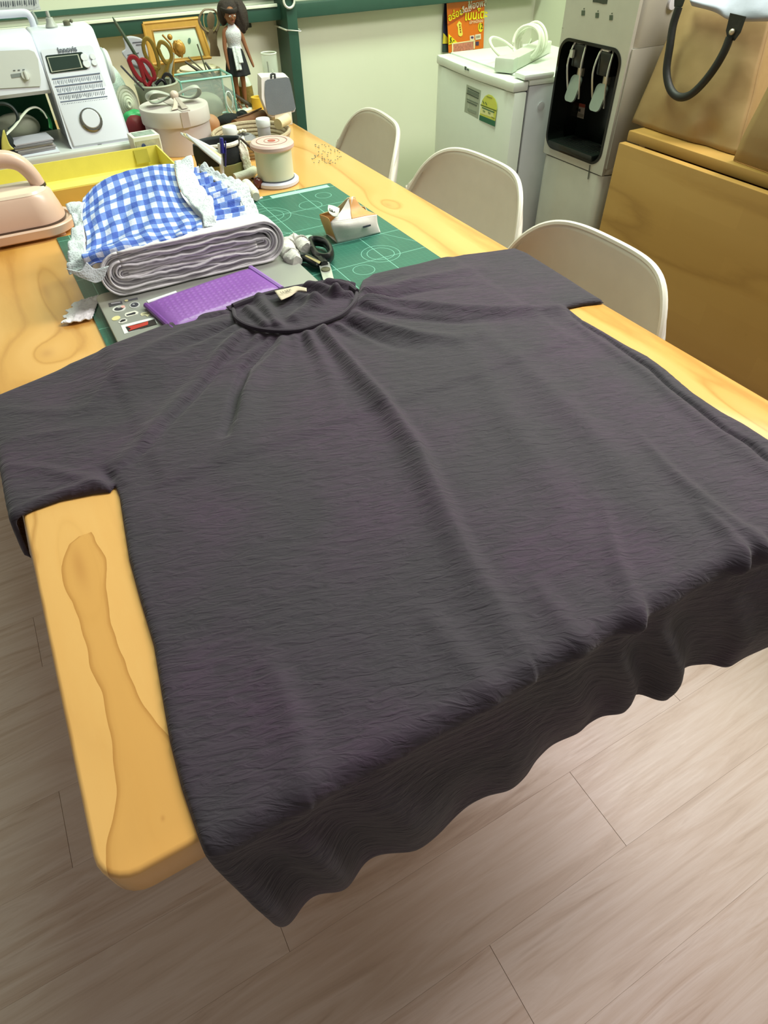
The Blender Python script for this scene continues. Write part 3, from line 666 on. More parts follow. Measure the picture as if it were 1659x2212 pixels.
# cables on the back wall
for pts, c, lab in (([(1202, -30), (1160, 60), (1140, 100)], '#dfe8d0', 'pale cable running down the wall behind the fridge'), ([(1186, -30), (1186, 30), (1188, 48), (1196, 72)], '#4a5f52', 'dark cable hanging on the wall beside the dispenser')):
    obj('wall_cable', tube([ony(*p, YW-.004) for p in pts], .0032, 6, smooth=14), mat(c, .5), label=lab, cat='cable')

# ================================================================ snack packets hanging on the wall
def z5(x, y): return 940+x/12.76, y/12.76
def onw(px, py): return ony(px, py, YW-.022)
def onw2(px, py): return ony(px, py, YW-.008)
bb = thing('snack_packet', 'dark blue snack packet hanging behind the orange one', 'packet', tuple(onw2(*z5(280, 700))))
decal('packet_sheet', [z5(255, 100), z5(360, 60), z5(420, 1440), z5(195, 1440), z5(215, 900)], mat('#232b45', .3), bb, onw2, (0, 0, 0))
decal('price_corner', [z5(222, 905), z5(345, 1040), z5(345, 1200), z5(205, 1205)], mat('#d8c83c', .4), bb, onw2, (0, -.0012, 0))
decal('picture_panel', [z5(205, 1245), z5(350, 1235), z5(350, 1425), z5(195, 1430)], mat('#2d423a', .5), bb, onw2, (0, -.0012, 0))
OR = thing('snack_packet', 'bright orange snack packet with yellow lettering hanging above the fridge', 'packet', tuple(onw(*z5(800, 700))))
sheet = decal('packet_sheet', [z5(318, 95), z5(880, 22), z5(1365, -40), z5(1350, 600), z5(1330, 1330), z5(370, 1460)], mat('#e5761a', .28, var=.05), OR, onw, (0, 0, 0))
# give the packet its pouch thickness
decal('packet_back', [z5(330, 110), z5(1360, -20), z5(1330, 1320), z5(375, 1440)], mat('#c9621a', .3), OR, lambda a, b: ony(a, b, YW-.012), (0, 0, 0))
decal('band', [z5(345, 655), z5(640, 470), z5(940, 290), z5(1200, 185), z5(1350, 150), z5(1350, 180), z5(1200, 225), z5(950, 335), z5(650, 515), z5(350, 700)], mat('#b5521a', .4), OR, onw, (0, -.0014, 0))
decal('hanger_gap', [z5(905, 20), z5(955, 10), z5(960, 120), z5(920, 130)], mat('#f1ecc8', .5), OR, onw, (0, -.0014, 0))
decal('price_corner', [z5(365, 930), z5(610, 1165), z5(365, 1235)], mat('#f2e21c', .4), OR, onw, (0, -.0014, 0))
decal('emblem', [z5(*p) for p in ((590, 680), (655, 575), (725, 640), (715, 700), (755, 930), (745, 975), (700, 1005), (650, 985), (630, 940), (620, 760))], mat('#f3e25a', .4), OR, onw, (0, -.0014, 0))
for k in range(4): decal('emblem_mark', [z5(650+k*8, 665+k*65), z5(685+k*8, 660+k*65), z5(690+k*8, 700+k*65), z5(655+k*8, 705+k*65)], mat('#9a5a1a', .4), OR, onw, (0, -.0022, 0))
decal('price_disc', [z5(1245+68*math.cos(a), 755+130*math.sin(a)) for a in np.linspace(0, 6.283, 21)[:-1]], mat('#f4e32a', .4), OR, onw, (0, -.0014, 0))
decal('white_box', [z5(950, 985), z5(1075, 968), z5(1070, 1095), z5(955, 1110)], mat('#f0e0c0', .5), OR, onw, (0, -.0014, 0))
decal('seal_mark', [z5(1015+38*math.cos(a), 1030+32*math.sin(a)) for a in np.linspace(0, 6.283, 13)[:-1]], mat('#5a3a6a', .5), OR, onw, (0, -.0022, 0))
decal('white_box', [z5(1095, 955), z5(1250, 930), z5(1255, 1075), z5(1105, 1100)], mat('#efe6c6', .5), OR, onw, (0, -.0014, 0))
for k in range(6): decal('barcode_bar', [z5(1125+k*18, 985-k*3), z5(1133+k*18, 984-k*3), z5(1133+k*18, 1050-k*3), z5(1125+k*18, 1051-k*3)], mat('#8a8470', .5), OR, onw, (0, -.0022, 0))
decal('picture_panel', [z5(490, 1210), z5(1045, 1135), z5(1040, 1365), z5(490, 1430)], mat('#d88a70', .5, var=.35, scale=140), OR, onw, (0, -.0014, 0))
decal('picture_rim', [z5(455, 1190), z5(1095, 1095), z5(1095, 1130), z5(490, 1215), z5(490, 1430), z5(455, 1440)], mat('#f5e6b0', .5), OR, onw, (0, -.0018, 0))
decal('picture_rim', [z5(1050, 1130), z5(1095, 1120), z5(1085, 1340), z5(1050, 1345)], mat('#f5e6b0', .5), OR, onw, (0, -.0018, 0))
decal('picture_panel', [z5(1110, 1150), z5(1200, 1140), z5(1200, 1245), z5(1115, 1255)], mat('#4a3f5e', .5), OR, onw, (0, -.0014, 0))
def wtext(s, a, b_, size, col, bold=0.0006, nm='lettering'):
    p, q = Vector(onw(*z5(*a))), Vector(onw(*z5(*b_))); d = (q-p); d.y = 0
    text(s, size, frame_M((p+q)/2+Vector((0, -.003, 0)), d, (0, 0, 1)), mat(col, .4), nm, OR, bold=bold)
wtext('\u0e2d\u0e23\u0e48\u0e2d\u0e22', (400, 480), (710, 320), .030, '#f6ee1e')
wtext('\u0e40\u0e14\u0e47\u0e14...', (720, 300), (930, 240), .022, '#f4ecd8')
wtext('\u0e1e\u0e48\u0e2d\u0e07\u0e1e\u0e25', (970, 170), (1340, 80), .028, '#f4ecd8')
wtext('\u0e40\u0e1a\u0e19\u0e42\u0e15\u0e30', (920, 440), (1320, 390), .037, '#f6ee1e', .0010)
wtext('\u0e1b\u0e25\u0e32\u0e2b\u0e21\u0e36\u0e01\u0e2d\u0e1a', (910, 620), (1330, 560), .014, '#f0d9b0', .0002)
wtext('12', (1190, 735), (1300, 725), .022, '#3a3a12', .0002)
wtext('5.-', (390, 1110), (520, 1100), .022, '#3a3a12', .0004)

# ================================================================ water dispenser
DX, DY0, DY1 = 1.42, 1.322, 1.580
wd = thing('water_dispenser', 'tall silver water dispenser with black tap alcove', 'water dispenser', (DX+.16, 1.46, 0))
SM = mat('#c4c4b8', .34, .3, var=.04); SD = mat('#77777a', .4, .2, var=.05); BK = mat('#101512', .16, var=.05)
# side shell with rounded front corners, alcove left open
AY0, AY1, AZ0, AZ1 = 1.343, 1.573, .690, .950
def rr_frame(y0, y1, z0, z1, hy0, hy1, hz0, hz1, r, x, d):
    """flat panel in the YZ plane with a rounded window, thickness d along +X"""
    n = 8; inner = [(cy, cz) for cy, cz in rrect(hy1-hy0, hz1-hz0, r, n, (hy0+hy1)/2, (hz0+hz1)/2)]; outer = []
    cy0, cz0 = (hy0+hy1)/2, (hz0+hz1)/2
    for (a, b_) in inner:
        dy, dz = a-cy0, b_-cz0; k = min(((y1-cy0)/dy if dy > 0 else (y0-cy0)/dy) if abs(dy) > 1e-9 else 1e9, ((z1-cz0)/dz if dz > 0 else (z0-cz0)/dz) if abs(dz) > 1e-9 else 1e9)
        outer.append((cy0+dy*k, cz0+dz*k))
    for k_, c_ in enumerate(((y1, z1), (y0, z1), (y0, z0), (y1, z0))): outer[k_*(n+1)+n//2] = c_
    V, F = [], []; m = len(inner)
    for xx in (x, x+d):
        V += [(xx, a, b_) for a, b_ in inner]+[(xx, a, b_) for a, b_ in outer]
    for i in range(m):
        j = (i+1) % m; F += [(i, j, m+j, m+i), (2*m+i, 3*m+i, 3*m+j, 2*m+j), (i, 2*m+i, 2*m+j, j), (m+i, m+j, 3*m+j, 3*m+i)]
    # corners of the outer rectangle
    return V, F
def colm(z0, z1, bev):  # plan of the dispenser with rounded front edges
    pl_ = [(DX+.30, DY1), (DX+.025, DY1)]+[(DX+.025-.025*math.sin(a), DY1-.025+.025*math.cos(a)) for a in np.linspace(.3, 1.57, 5)]+[(DX+.025-.025*math.cos(a), DY0+.025-.025*math.sin(a)) for a in np.linspace(0, 1.27, 5)]+[(DX+.025, DY0), (DX+.30, DY0)]
    return prism(pl_, z1-z0, TR((0, 0, z0)), bev)
obj('base_cabinet', colm(.02, .668, .002), SM, wd)
obj('lower_band', colm(.671, .688, .001), SM, wd)
obj('upper_housing', colm(.953, 1.20, .002), SM, wd)
obj('front_panel', rr_frame(DY0+.004, DY1-.004, .671, .968, AY0, AY1, AZ0, AZ1, .035, DX-.002, .010), SM, wd)
obj('upper_panel', box(DX-.002, DX+.008, DY0+.004, DY1-.004, .968, 1.2), SM, wd, smooth=0)
def ring_yz(o, i, x, d):
    m = len(o); V = [(xx, *p) for xx in (x, x+d) for L in (i, o) for p in L]
    return V, [q for a in range(m) for b_ in ((a+1) % m,) for q in ((a, b_, m+b_, m+a), (2*m+a, 3*m+a, 3*m+b_, 2*m+b_), (a, 2*m+a, 2*m+b_, b_), (m+a, m+b_, 3*m+b_, 3*m+a))]
obj('alcove_rim', ring_yz(rrect(AY1-AY0+.002, AZ1-AZ0+.002, .036, 8, (AY0+AY1)/2, (AZ0+AZ1)/2), rrect(AY1-AY0-.012, AZ1-AZ0-.012, .030, 8, (AY0+AY1)/2, (AZ0+AZ1)/2), DX-.0035, .06), BK, wd)
obj('alcove_liner', join(box(DX+.045, DX+.106, AY0-.012, AY0-.004, .69, .95), box(DX+.045, DX+.106, AY1-.004, AY1, .69, .95), box(DX+.045, DX+.106, AY0, AY1, .9445, .9495)), BK, wd)
obj('alcove_back', box(DX+.105, DX+.115, DY0+.004, DY1-.004, .69, .95), BK, wd)
obj('side_panel', box(DX+.006, DX+.30, DY0, DY0+.006, .688, .953), SM, wd); obj('side_panel', box(DX+.006, DX+.30, DY1-.006, DY1, .688, .953), SM, wd)
obj('alcove_floor', box(DX+.002, DX+.105, DY0+.006, DY1-.006, .69, .696), BK, wd)
dt = obj('drip_tray', box(DX-.012, DX+.085, AY0+.025, AY1-.022, .696, .712, .004), mat('#1b211d', .25), wd)
for k in range(7): sub('tray_slot', box(DX+.0+k*.011, DX+.004+k*.011, AY0+.045, AY1-.045, .7121, .7127), mat('#070807', .5), dt)
for k, dy in enumerate((.055, -.045)):
    y = 1.458+dy; z = .938-(.0 if k == 0 else .004)
    tp = obj('tap', box(DX+.012, DX+.06, y-.024, y+.024, z-.05, z+.002, .006), mat('#161a18', .25), wd)
    sub('tap_shank', box(DX+.055, DX+.106, y-.02, y+.02, z-.045, z-.006, .004), mat('#161a18', .3), tp)
    sub('nozzle', lathe([(0, 0), (.010, 0), (.010, .022), (0, .022)], 14, TR((DX+.032, y, z-.07))), mat('#b9b6a0', .25, .6), tp)
    pd = [(DX+.018, y-.016, z-.075), (DX+.018, y+.016, z-.075), (DX+.022, y+.018, z-.105), (DX+.026, y+.013, z-.122), (DX+.026, y-.013, z-.122), (DX+.022, y-.018, z-.105)]
    sub('lever_pad', prism(rrect(.040, .062, .013), .005, frame_M((DX+.018, y, z-.098), (0, -1, 0), (.30, 0, 1))), mat('#8e9a90', .3, .2), tp)
    for sy in (-1, 1): sub('lever_arm', tube([(DX+.022, y+sy*.021, z-.118), (DX+.012, y+sy*.024, z-.085), (DX+.004, y+sy*.026, z-.04), (DX+.014, y+sy*.022, z+.002), (DX+.02, y+sy*.012, z+.006)], .0026, 6, smooth=14), mat('#d8dad0', .2, .7), tp)
    sub('chrome_clip', tube([(DX+.012, y-.01, z+.006), (DX+.012, y+.012, z+.006)], .004, 8), mat('#e8e8e0', .2, .6), tp)
    if k == 0: sub('lock_button', box(DX+.004, DX+.014, y+.014, y+.026, z-.03, z-.012, .002), mat('#c9cdbb', .4), tp)
def ondisp(px, py): return onx(px, py, DX-.0024)
def onalc(px, py): return onx(px, py, DX+.103)
def z7(x, y): return 1180+x/6.9125, y/6.9125
lb = decal('warning_label', [z7(460, 1530), z7(585, 1560), z7(555, 1775), z7(418, 1735)], mat('#b0a394', .5), wd, onalc, (0, 0, 0), label='small red and grey warning label')
decal('label_band', [z7(460, 1530), z7(585, 1560), z7(578, 1610), z7(450, 1580)], mat('#a04a3a', .5), lb, onalc, (-.0012, 0, 0))
decal('label_icon', [z7(480, 1620), z7(515, 1625), z7(512, 1670), z7(480, 1660)], mat('#2a2a2a', .5), lb, onalc, (-.0012, 0, 0))
decal('label_text', [z7(440, 1680), z7(560, 1710), z7(550, 1755), z7(430, 1725)], mat('#857c6c', .5), lb, onalc, (-.0012, 0, 0))
decal('display', [z7(700, -60), z7(920, -40), z7(905, 60), z7(850, 62), z7(770, 40), z7(695, 32)], mat('#3a4238', .25), wd, ondisp, (-.0006, 0, 0))
for k in range(3):
    x, y = 553+k*208, 190+k*35
    decal('tap_icon', [z7(x-24, y-34), z7(x+26, y-34), z7(x+20, y+42), z7(x-28, y+42)], mat('#4c5a48', .5), wd, ondisp, (-.0006, 0, 0))
    decal('tap_icon_dot', [z7(x+5, y-68), z7(x+22, y-68), z7(x+18, y-52), z7(x+4, y-52)], mat('#4c5a48', .5), wd, ondisp, (-.0006, 0, 0))
decal('seam_line', [(1273.5, 356), (1275.3, 356.6), (1271, 387.5), (1269.2, 387)], mat('#555a50', .6), wd, ondisp, (-.0006, 0, 0))
obj('side_switch', lathe([(0, 0), (.014, 0), (.013, .005), (0, .006)], 16, TR((DX+.1, DY0-.0005, 1.035), (R(90), 0, 0))), mat('#d8d8dc', .4), wd)

# ================================================================ pine sideboard with a loose board before it
SBX, SBZ = 1.36, onx(1358, 281, 1.40)[2]
sbm = pine_mat('sideboard_pine', [(1.02, .60, .02, .014, 1.2), (0.93, .72, .03, .02, 1.0), (.70, .45, .03, .02, 1.5), (.63, .69, .02, .012, 1.2), (1.10, .3, .04, .03, 1.2), (.85, .2, .03, .02, 1.2)], '#b58f4e', '#ad8645', '#997338', 4, 'yz', 0.42, lam=True)
# grain of the boards runs along y, rings across z
sd = thing('sideboard', 'pine sideboard with overhanging top carrying the canvas bags', 'sideboard', (1.65, .6, 0))
zp = onx(1337, 307.7, SBX)[2]
yL = onx(1358, 281, 1.40)[1]
obj('worktop', box(1.40, 1.98, -.30, yL, SBZ-.024, SBZ, .004), sbm, sd)
obj('carcass', join(box(1.44, 1.96, yL-.03, yL-.01, 0, SBZ-.024), box(1.44, 1.96, -.28, -.26, 0, SBZ-.024), box(1.94, 1.96, -.26, yL-.03, 0, SBZ-.024), box(1.44, 1.94, -.26, yL-.03, .08, .10)), sbm, sd, smooth=0)
yP = onx(1337, 307.7, SBX)[1]
obj('pine_board', box(SBX, SBX+.022, -.30, yP, 0.0, zp, .003), sbm, label='large knotty pine board standing upright before the sideboard', cat='board')

# ================================================================ canvas bags
def bag_mat(name, c1, c2):
    b = NB(name); v = b.coord(); w = b.noise(b.coord('Object', (1, 1, 1)), 900, 2)
    c = b.mix(b.noise(v, 4, 3), c1, c2); return b.fin(c, 0.6, normal=b.bump(w, .15, .0006, b.bump(b.noise(v, 14, 3), .35, .006)))
BGM = bag_mat('tan_canvas', '#a68b5c', '#987c52'); BLK = mat('#171a16', .55, bump=.2, bscale=200)
def tote(label, quad, depth, back_h, lab2=None):
    """soft upright bag: front face through four pixel corners (bottom left, bottom right, top right, top left) at given x"""
    pass
bx = 1.455
bz = SBZ
FL, FRt = onx(1364, 272, bx), onx(1592, 334, bx); TLp, TRp = onx(1478, 0, bx+.05), onx(1668, 36, bx+.06)
FL[2] = FRt[2] = bz+.003
rows = []
bag = thing('tote_bag', 'tan canvas tote bag with black rope handle and white tissue inside', 'bag', (bx+.1, 1.1, bz))
def lerp(a, b_, t): return a+(b_-a)*t
TLp = TLp+(TLp-FL)*0.18; TRp = TRp+(TRp-FRt)*0.18
nv, nu = 30, 40; G = np.zeros((nv, nu, 3))
for j in range(nv):
    t = j/(nv-1); l, r_ = lerp(FL, TLp, t), lerp(FRt, TRp, t)
    for i in range(nu):
        s = i/(nu-1); p = lerp(l, r_, s); bul = .030*math.sin(math.pi*s)**.7*math.sin(math.pi*min(1, t*1.0+.08))**.8
        p = p-np.array([bul, 0, 0]); G[j, i] = p
U_, V_ = np.meshgrid(np.linspace(0, 1, nu), np.linspace(0, 1, nv))
G[..., 0] += .006*vnoise(U_*7, V_*6, 21)+.012*np.exp(-(((U_-.75)**2+(V_-.08)**2)/.01))-.010*np.exp(-((U_-.62-.1*V_)**2/.004+(V_-.12)**2/.006))
obj('front_panel', surf(G), BGM, bag, smooth=180, solid=-.003)
Bk = G.copy(); Bk[..., 0] = bx+.19-(G[..., 0]-G[..., 0].mean())*.4; Bk[..., 2] = G[..., 2]
obj('back_panel', surf(Bk), BGM, bag, smooth=180, solid=-.003)
for i, nm in ((0, 'side_gusset'), (nu-1, 'side_gusset')):
    S = np.stack([G[:, i], lerp(G[:, i], Bk[:, i], .5)+np.array([0, .02 if i else -.02, 0]), Bk[:, i]], 1); obj(nm, surf(patch(S, 9, 30)), BGM, bag, smooth=180, solid=-.003)
obj('bottom_panel', surf(np.stack([G[0], Bk[0]])), BGM, bag, solid=-.003)
hp = [(1466, 16), (1454, 55), (1447, 100), (1440, 150), (1445, 185), (1458, 205), (1475, 210), (1495, 202), (1520, 178), (1545, 145), (1565, 110), (1577, 80)]
obj('rope_handle', tube([onx(px, py, bx-.022-.012*math.sin(math.pi*k/11)) for k, (px, py) in enumerate(hp)], .0085, 10, smooth=50), BLK, bag)
for c4 in ([(1577, 28), (1612, 36), (1600, 70), (1587, 88), (1571, 86), (1568, 66)], [(1457, -12), (1482, -8), (1474, 14), (1464, 22), (1456, 14)]):
    decal('handle_patch', c4, BLK, bag, lambda a, b_: onx(a, b_, bx-.022), (0, 0, 0))
obj('rivet', sphere(.006, tuple(onx(1581, 69, bx-.026)), n=10), mat('#c9c0a8', .3, .7), bag)
ti = [[onx(1490, -14, bx+.02), onx(1560, -15, bx+.03), onx(1620, -20, bx+.03), onx(1690, -10, bx+.03)], [onx(1492, 2, bx+.0), onx(1545, 16, bx+.0), onx(1582, 34, bx+.005), onx(1668, 34, bx+.01)], [onx(1495, 12, bx+.02), onx(1545, 26, bx+.02), onx(1585, 44, bx+.02), onx(1668, 46, bx+.02)]]
A = patch(ti, 30, 16); A[..., 0] += .004*vnoise(*np.meshgrid(np.linspace(0, 9, 30), np.linspace(0, 5, 16)), 3)
obj('tissue_sheet', surf(A), mat('#adb3c2', .7, bump=.3, bscale=40), label='crumpled white tissue sticking out of the tan tote bag', cat='tissue', smooth=180, solid=-.0015)
g0 = onx(1600, 333, bx-.02); 
b2 = thing('tote_bag', 'second tan canvas bag cut off at the right edge of the picture', 'bag', (bx+.1, .7, bz))
G2 = np.zeros((24, 30, 3))
for j in range(24):
    t = j/23
    for i in range(30):
        s = i/29; y = (g0[1]+.004)*(1-s)+(.50)*s-.055*t*(1-s); G2[j, i] = (bx-.03-.035*math.sin(math.pi*min(1, s*.9+.1))*math.sin(math.pi*min(1, t+.12)), y, bz+.003+.30*t)
U_, V_ = np.meshgrid(np.linspace(0, 1, 30), np.linspace(0, 1, 24)); G2[..., 0] += .005*vnoise(U_*6, V_*7, 33); G2[0:2, :, 2] = bz+.003
obj('front_panel', surf(G2), BGM, b2, smooth=180, solid=-.003)
B2 = G2.copy(); B2[..., 0] = bx+.15; obj('back_panel', surf(B2), BGM, b2, smooth=180, solid=-.003)
for i in (0, 29): obj('side_gusset', surf(patch(np.stack([G2[:, i], lerp(G2[:, i], B2[:, i], .5)+np.array([0, -.008, 0]), B2[:, i]], 1), 7, 24)), BGM, b2, smooth=180, solid=-.003)
# ================================================================ things on the table
def onp(px, py, p0, n):
    d = ray(px, py); n = np.array(n, float); return CAM+d*(np.dot(np.array(p0)-CAM, n)/np.dot(d, n))
def blob(loc, s, seed=0, amp=.15, f=3.0, n=28, sharp=False, floor=None):
    bm = bmesh.new(); bmesh.ops.create_uvsphere(bm, u_segments=n, v_segments=n//2+2, radius=1)
    P = np.array([v.co[:] for v in bm.verts]); d = vnoise(P[:, 0]*f+P[:, 2]*1.7, P[:, 1]*f-P[:, 2]*1.3, seed, 3)
    if sharp: d = -np.abs(d)*2+.3
    P = P*(1+amp*d)[:, None]*np.array(s)+np.array(loc)
    if floor is not None: P[:, 2] = np.maximum(P[:, 2], floor)
    _, f_ = from_bm(bm); return [tuple(p) for p in P], f_
def lace_mat(col='#d3dadd', hole=.35):
    b = NB('lace'); v = b.coord(); d = b.vor(v, 330); n = b.noise(v, 120, 3)
    a = b.math('GREATER_THAN', b.math('ADD', d, b.math('MULTIPLY', n, .25)), hole)
    c = b.mix(n, '#b7c2c6', col); m_ = b.fin(c, .85, normal=b.bump(b.math('ADD', d, n), .35, .002)); b.put(b.b.inputs['Alpha'], b.math('SUBTRACT', 1.0, b.math('MULTIPLY', b.math('SUBTRACT', 1.0, a), .5))); return m_
LACE = lace_mat()

# ---------------------------------------------------------------- laptop with stickers
LZ = TZ+.003
lp = thing('laptop', 'closed grey laptop with stickers under the purple mailer', 'laptop', ((LAP[0]+LAP[1])/2, (LAP[2]+LAP[3])/2, LZ))
lw, ld = LAP[1]-LAP[0], LAP[3]-LAP[2]; lc = ((LAP[0]+LAP[1])/2, (LAP[2]+LAP[3])/2)
ALU = mat('#a4a69f', .42, .35, var=.02)
obj('base', prism(rrect(lw, ld, .016, 6, *lc), .0075, TR((0, 0, LZ+.0015)), .002), ALU, lp)
lid = obj('lid', prism(rrect(lw, ld, .016, 6, *lc), .005, TR((0, 0, LZ+.0095)), .0012), ALU, lp)
for sx in (-1, 1):
    for sy in (-1, 1): obj('rubber_foot', lathe([(0, 0), (.006, 0), (.006, .002), (0, .002)], 10, TR((lc[0]+sx*.13, lc[1]+sy*.08, LZ))), mat('#222222', .8), lp)
LT = LZ+.0148
def zs(x, y): return 200+x/11.06, 630+y/11.06
def onlid(px, py): return onz(px, py, LT)
def ell(cx, cy, rx, ry, rot=-.18, n=18): return [zs(cx+rx*math.cos(a)*math.cos(rot)-ry*math.sin(a)*math.sin(rot), cy+rx*math.cos(a)*math.sin(rot)+ry*math.sin(a)*math.cos(rot)) for a in np.linspace(0, 2*math.pi, n+1)[:-1]]
def stick(pts, col, lev=0, lab=None, par=None): return decal('sticker' if not lev else 'sticker_print', pts, mat(col, .45), par or lid, onlid, (0, 0, .0003+.0004*lev), label=lab)
stick(ell(630, 410, 160, 72), '#c9c9c6', 0, 'round white sticker with dark centre'); stick(ell(630, 415, 110, 42), '#33333a', 1); stick(ell(640, 385, 45, 20), '#9a9a98', 2); stick(ell(730, 370, 50, 30), '#d9a8a0', 2)
stick(ell(1005, 320, 125, 72), '#b9b8b8', 0, 'round white sticker with dark centre'); stick(ell(1005, 320, 95, 52), '#3a3a44', 1); stick(ell(985, 318, 30, 20), '#8a8a90', 2)
stick([zs(380, 280), zs(690, 225), zs(720, 290), zs(400, 365)], '#4c4c50', 0, 'dark strip sticker'); stick([zs(440, 285), zs(660, 250), zs(670, 268), zs(445, 305)], '#c0c0c4', 1)
stick([zs(760, 215), zs(1070, 140), zs(1085, 180), zs(775, 245)], '#54545c', 0, 'dark strip sticker'); stick(ell(810, 220, 45, 18), '#d8d29a', 1)
stick([zs(*p) for p in ((765, 550), (795, 510), (1020, 455), (1095, 490), (1070, 540), (830, 605), (780, 595))], '#d8d6cc', 0, 'black and white plaster sticker'); stick([zs(*p) for p in ((800, 560), (1000, 495), (1040, 510), (1015, 540), (830, 580))], '#26262c', 1)
stick(ell(560, 635, 105, 48, -.3), '#d8cf96', 0, 'pale yellow sticker')
stick([zs(*p) for p in ((615, 735), (680, 660), (770, 640), (830, 670), (810, 720), (700, 755), (630, 755))], '#d5d3cd', 0, 'white sticker with black heart'); stick([zs(*p) for p in ((650, 722), (700, 678), (770, 664), (800, 680), (770, 706), (680, 735))], '#202024', 1)
stick([zs(*p) for p in ((1140, 545), (1170, 510), (1340, 480), (1380, 545), (1310, 600), (1250, 560), (1170, 580))], '#d0c9a6', 0, 'small cream sticker'); stick([zs(*p) for p in ((1180, 540), (1330, 500), (1350, 535), (1250, 545))], '#77745e', 1)
stick([zs(675, 810), zs(1470, 610), zs(1560, 760), zs(760, 1010)], '#dfe3e2', 0, 'white framed red and black sticker'); stick([zs(790, 850), zs(1480, 665), zs(1540, 780), zs(860, 970)], '#2a2322', 1); stick([zs(830, 850), zs(1100, 790), zs(1330, 720), zs(1330, 800), zs(870, 950), zs(920, 890)], '#b5382c', 2)

# ---------------------------------------------------------------- purple bubble mailer on the laptop
def mailer():
    b = NB('purple_bubble_wrap'); v = b.coord('Object', (1, 1, 1)); d = b.vor(v, 105, rnd=.15); s_ = b.ramp(d, [(0.0, 1.0), (0.45, 0.0)])
    c = b.mix(b.noise(v, 12, 3), '#7d4a9c', '#8e5cae'); c = b.mix(b.math('MULTIPLY', s_, .25), c, '#b78fd0'); return b.fin(c, .38, normal=b.bump(s_, .5, .002))
mc = [onz(px, py, LT+.012) for px, py in ((312, 650), (540, 572), (608, 617), (345, 692))]
mn = thing('bubble_mailer', 'flat purple bubble mailer lying on the laptop', 'mailer', tuple(np.mean(mc, 0)*[1, 1, 0]+[0, 0, LT]))
mc[3] = mc[0]+(mc[2]-mc[1])
def quadpatch(q, z0, edge, puff, nu=30, nv=18):
    A = np.zeros((nv, nu, 3))
    for j in range(nv):
        for i in range(nu):
            s, t = i/(nu-1), j/(nv-1); p = (q[0]*(1-s)+q[1]*s)*(1-t)+(q[3]*(1-s)+q[2]*s)*t
            e = min(s, 1-s)*2.2*(nu/nv)*.6; g = min(t, 1-t)*2.2; k = (1-(1-min(1, e*3))**2)*(1-(1-min(1, g*3))**2); A[j, i] = (p[0], p[1], z0+edge+puff*math.sqrt(max(0, k)))
    return A
MLM = mailer()
A = quadpatch(mc, LT+.0015, .004, .0065); A[..., 2] += .0006*vnoise(*np.meshgrid(np.linspace(0, 9, 30), np.linspace(0, 6, 18)), 2)
obj('upper_sheet', surf(A), MLM, mn, smooth=180)
B = quadpatch(mc, LT, .0042, -.0028); obj('lower_sheet', surf(B), MLM, mn, smooth=180)
obj('side_fold', tube([(*(mc[0]*.99+mc[3]*.01)[:2], LT+.005), (*mc[3][:2], LT+.005)], .0045, 8), mat('#6f3f8c', .4), mn); obj('side_fold', tube([(*mc[1][:2], LT+.006), (*mc[2][:2], LT+.006)], .005, 8), mat('#9a74bd', .4), mn)
obj('seal_strip', box(-.5, .5, -.5, .5, 0, 1) if False else tube([(*(mc[0]+(0.004, .002, 0))[:2], LT+.008), (*(mc[0]*.72+mc[1]*.28)[:2], LT+.0085)], .0035, 8, flat=.6), mat('#d9dade', .5), mn, label='white seal strip at the mailer corner')

# ---------------------------------------------------------------- white folded batting
WH = mat('#e2e0e3', .9, var=.03, bump=.5, bscale=90); WH2 = mat('#d6d4d9', .9, var=.05, bump=.5, bscale=90)
wc = thing('folded_batting', 'thick white folded cotton batting lying behind the laptop', 'folded cloth', (.23, 1.25, TZ))
zb = LT+.0008; XL_, XR_ = .066, .384; H_ = .073; y0, y1 = 1.068, 1.33
def sheet_y(pts, ya, yb, wob, seed, nyy=14):
    P = np.array(pts); ys_ = np.linspace(ya, yb, nyy); A = np.zeros((nyy, len(P), 3))
    for j, yy in enumerate(ys_):
        n_ = vnoise(P[:, 0]*60+j*.4, P[:, 1]*60, seed, 2); A[j, :, 0] = P[:, 0]; A[j, :, 1] = yy+(.004*n_ if j == 0 else 0); A[j, :, 2] = np.maximum(P[:, 1]+wob*vnoise(P[:, 0]*50, np.full(len(P), j*.5), seed+1, 2), zb+.002)-.0145*float(sstep((yy-1.108)/.05))
    return surf(A)
# outer wrap: flattened C open inside, then folded layers
th = np.linspace(0, 1, 70); out = []
def stad(t, inset):
    """rounded-flat loop, t 0..1 from inner left top clockwise"""
    h = H_/2-inset; w = (XR_-XL_)/2-inset; L1 = 2*(w-h); per = 2*L1+2*math.pi*h; s = t*per; cx, cz = (XL_+XR_)/2, zb+H_/2
    tilt = lambda x: .012*((x-XL_)/(XR_-XL_)-.5)
    if s < L1: x, z = cx-(w-h)+s, cz+h
    elif s < L1+math.pi*h: a = (s-L1)/h; x, z = cx+(w-h)+h*math.sin(a), cz+h*math.cos(a)
    elif s < 2*L1+math.pi*h: x, z = cx+(w-h)-(s-L1-math.pi*h), cz-h
    else: a = (s-2*L1-math.pi*h)/h; x, z = cx-(w-h)-h*math.sin(a), cz-h*math.cos(a)
    return x, z
obj('outer_wrap', sheet_y([stad(t, 0) for t in np.linspace(0, 1, 90)], y0, y1, .0012, 3), WH, wc, smooth=180, solid=.003)
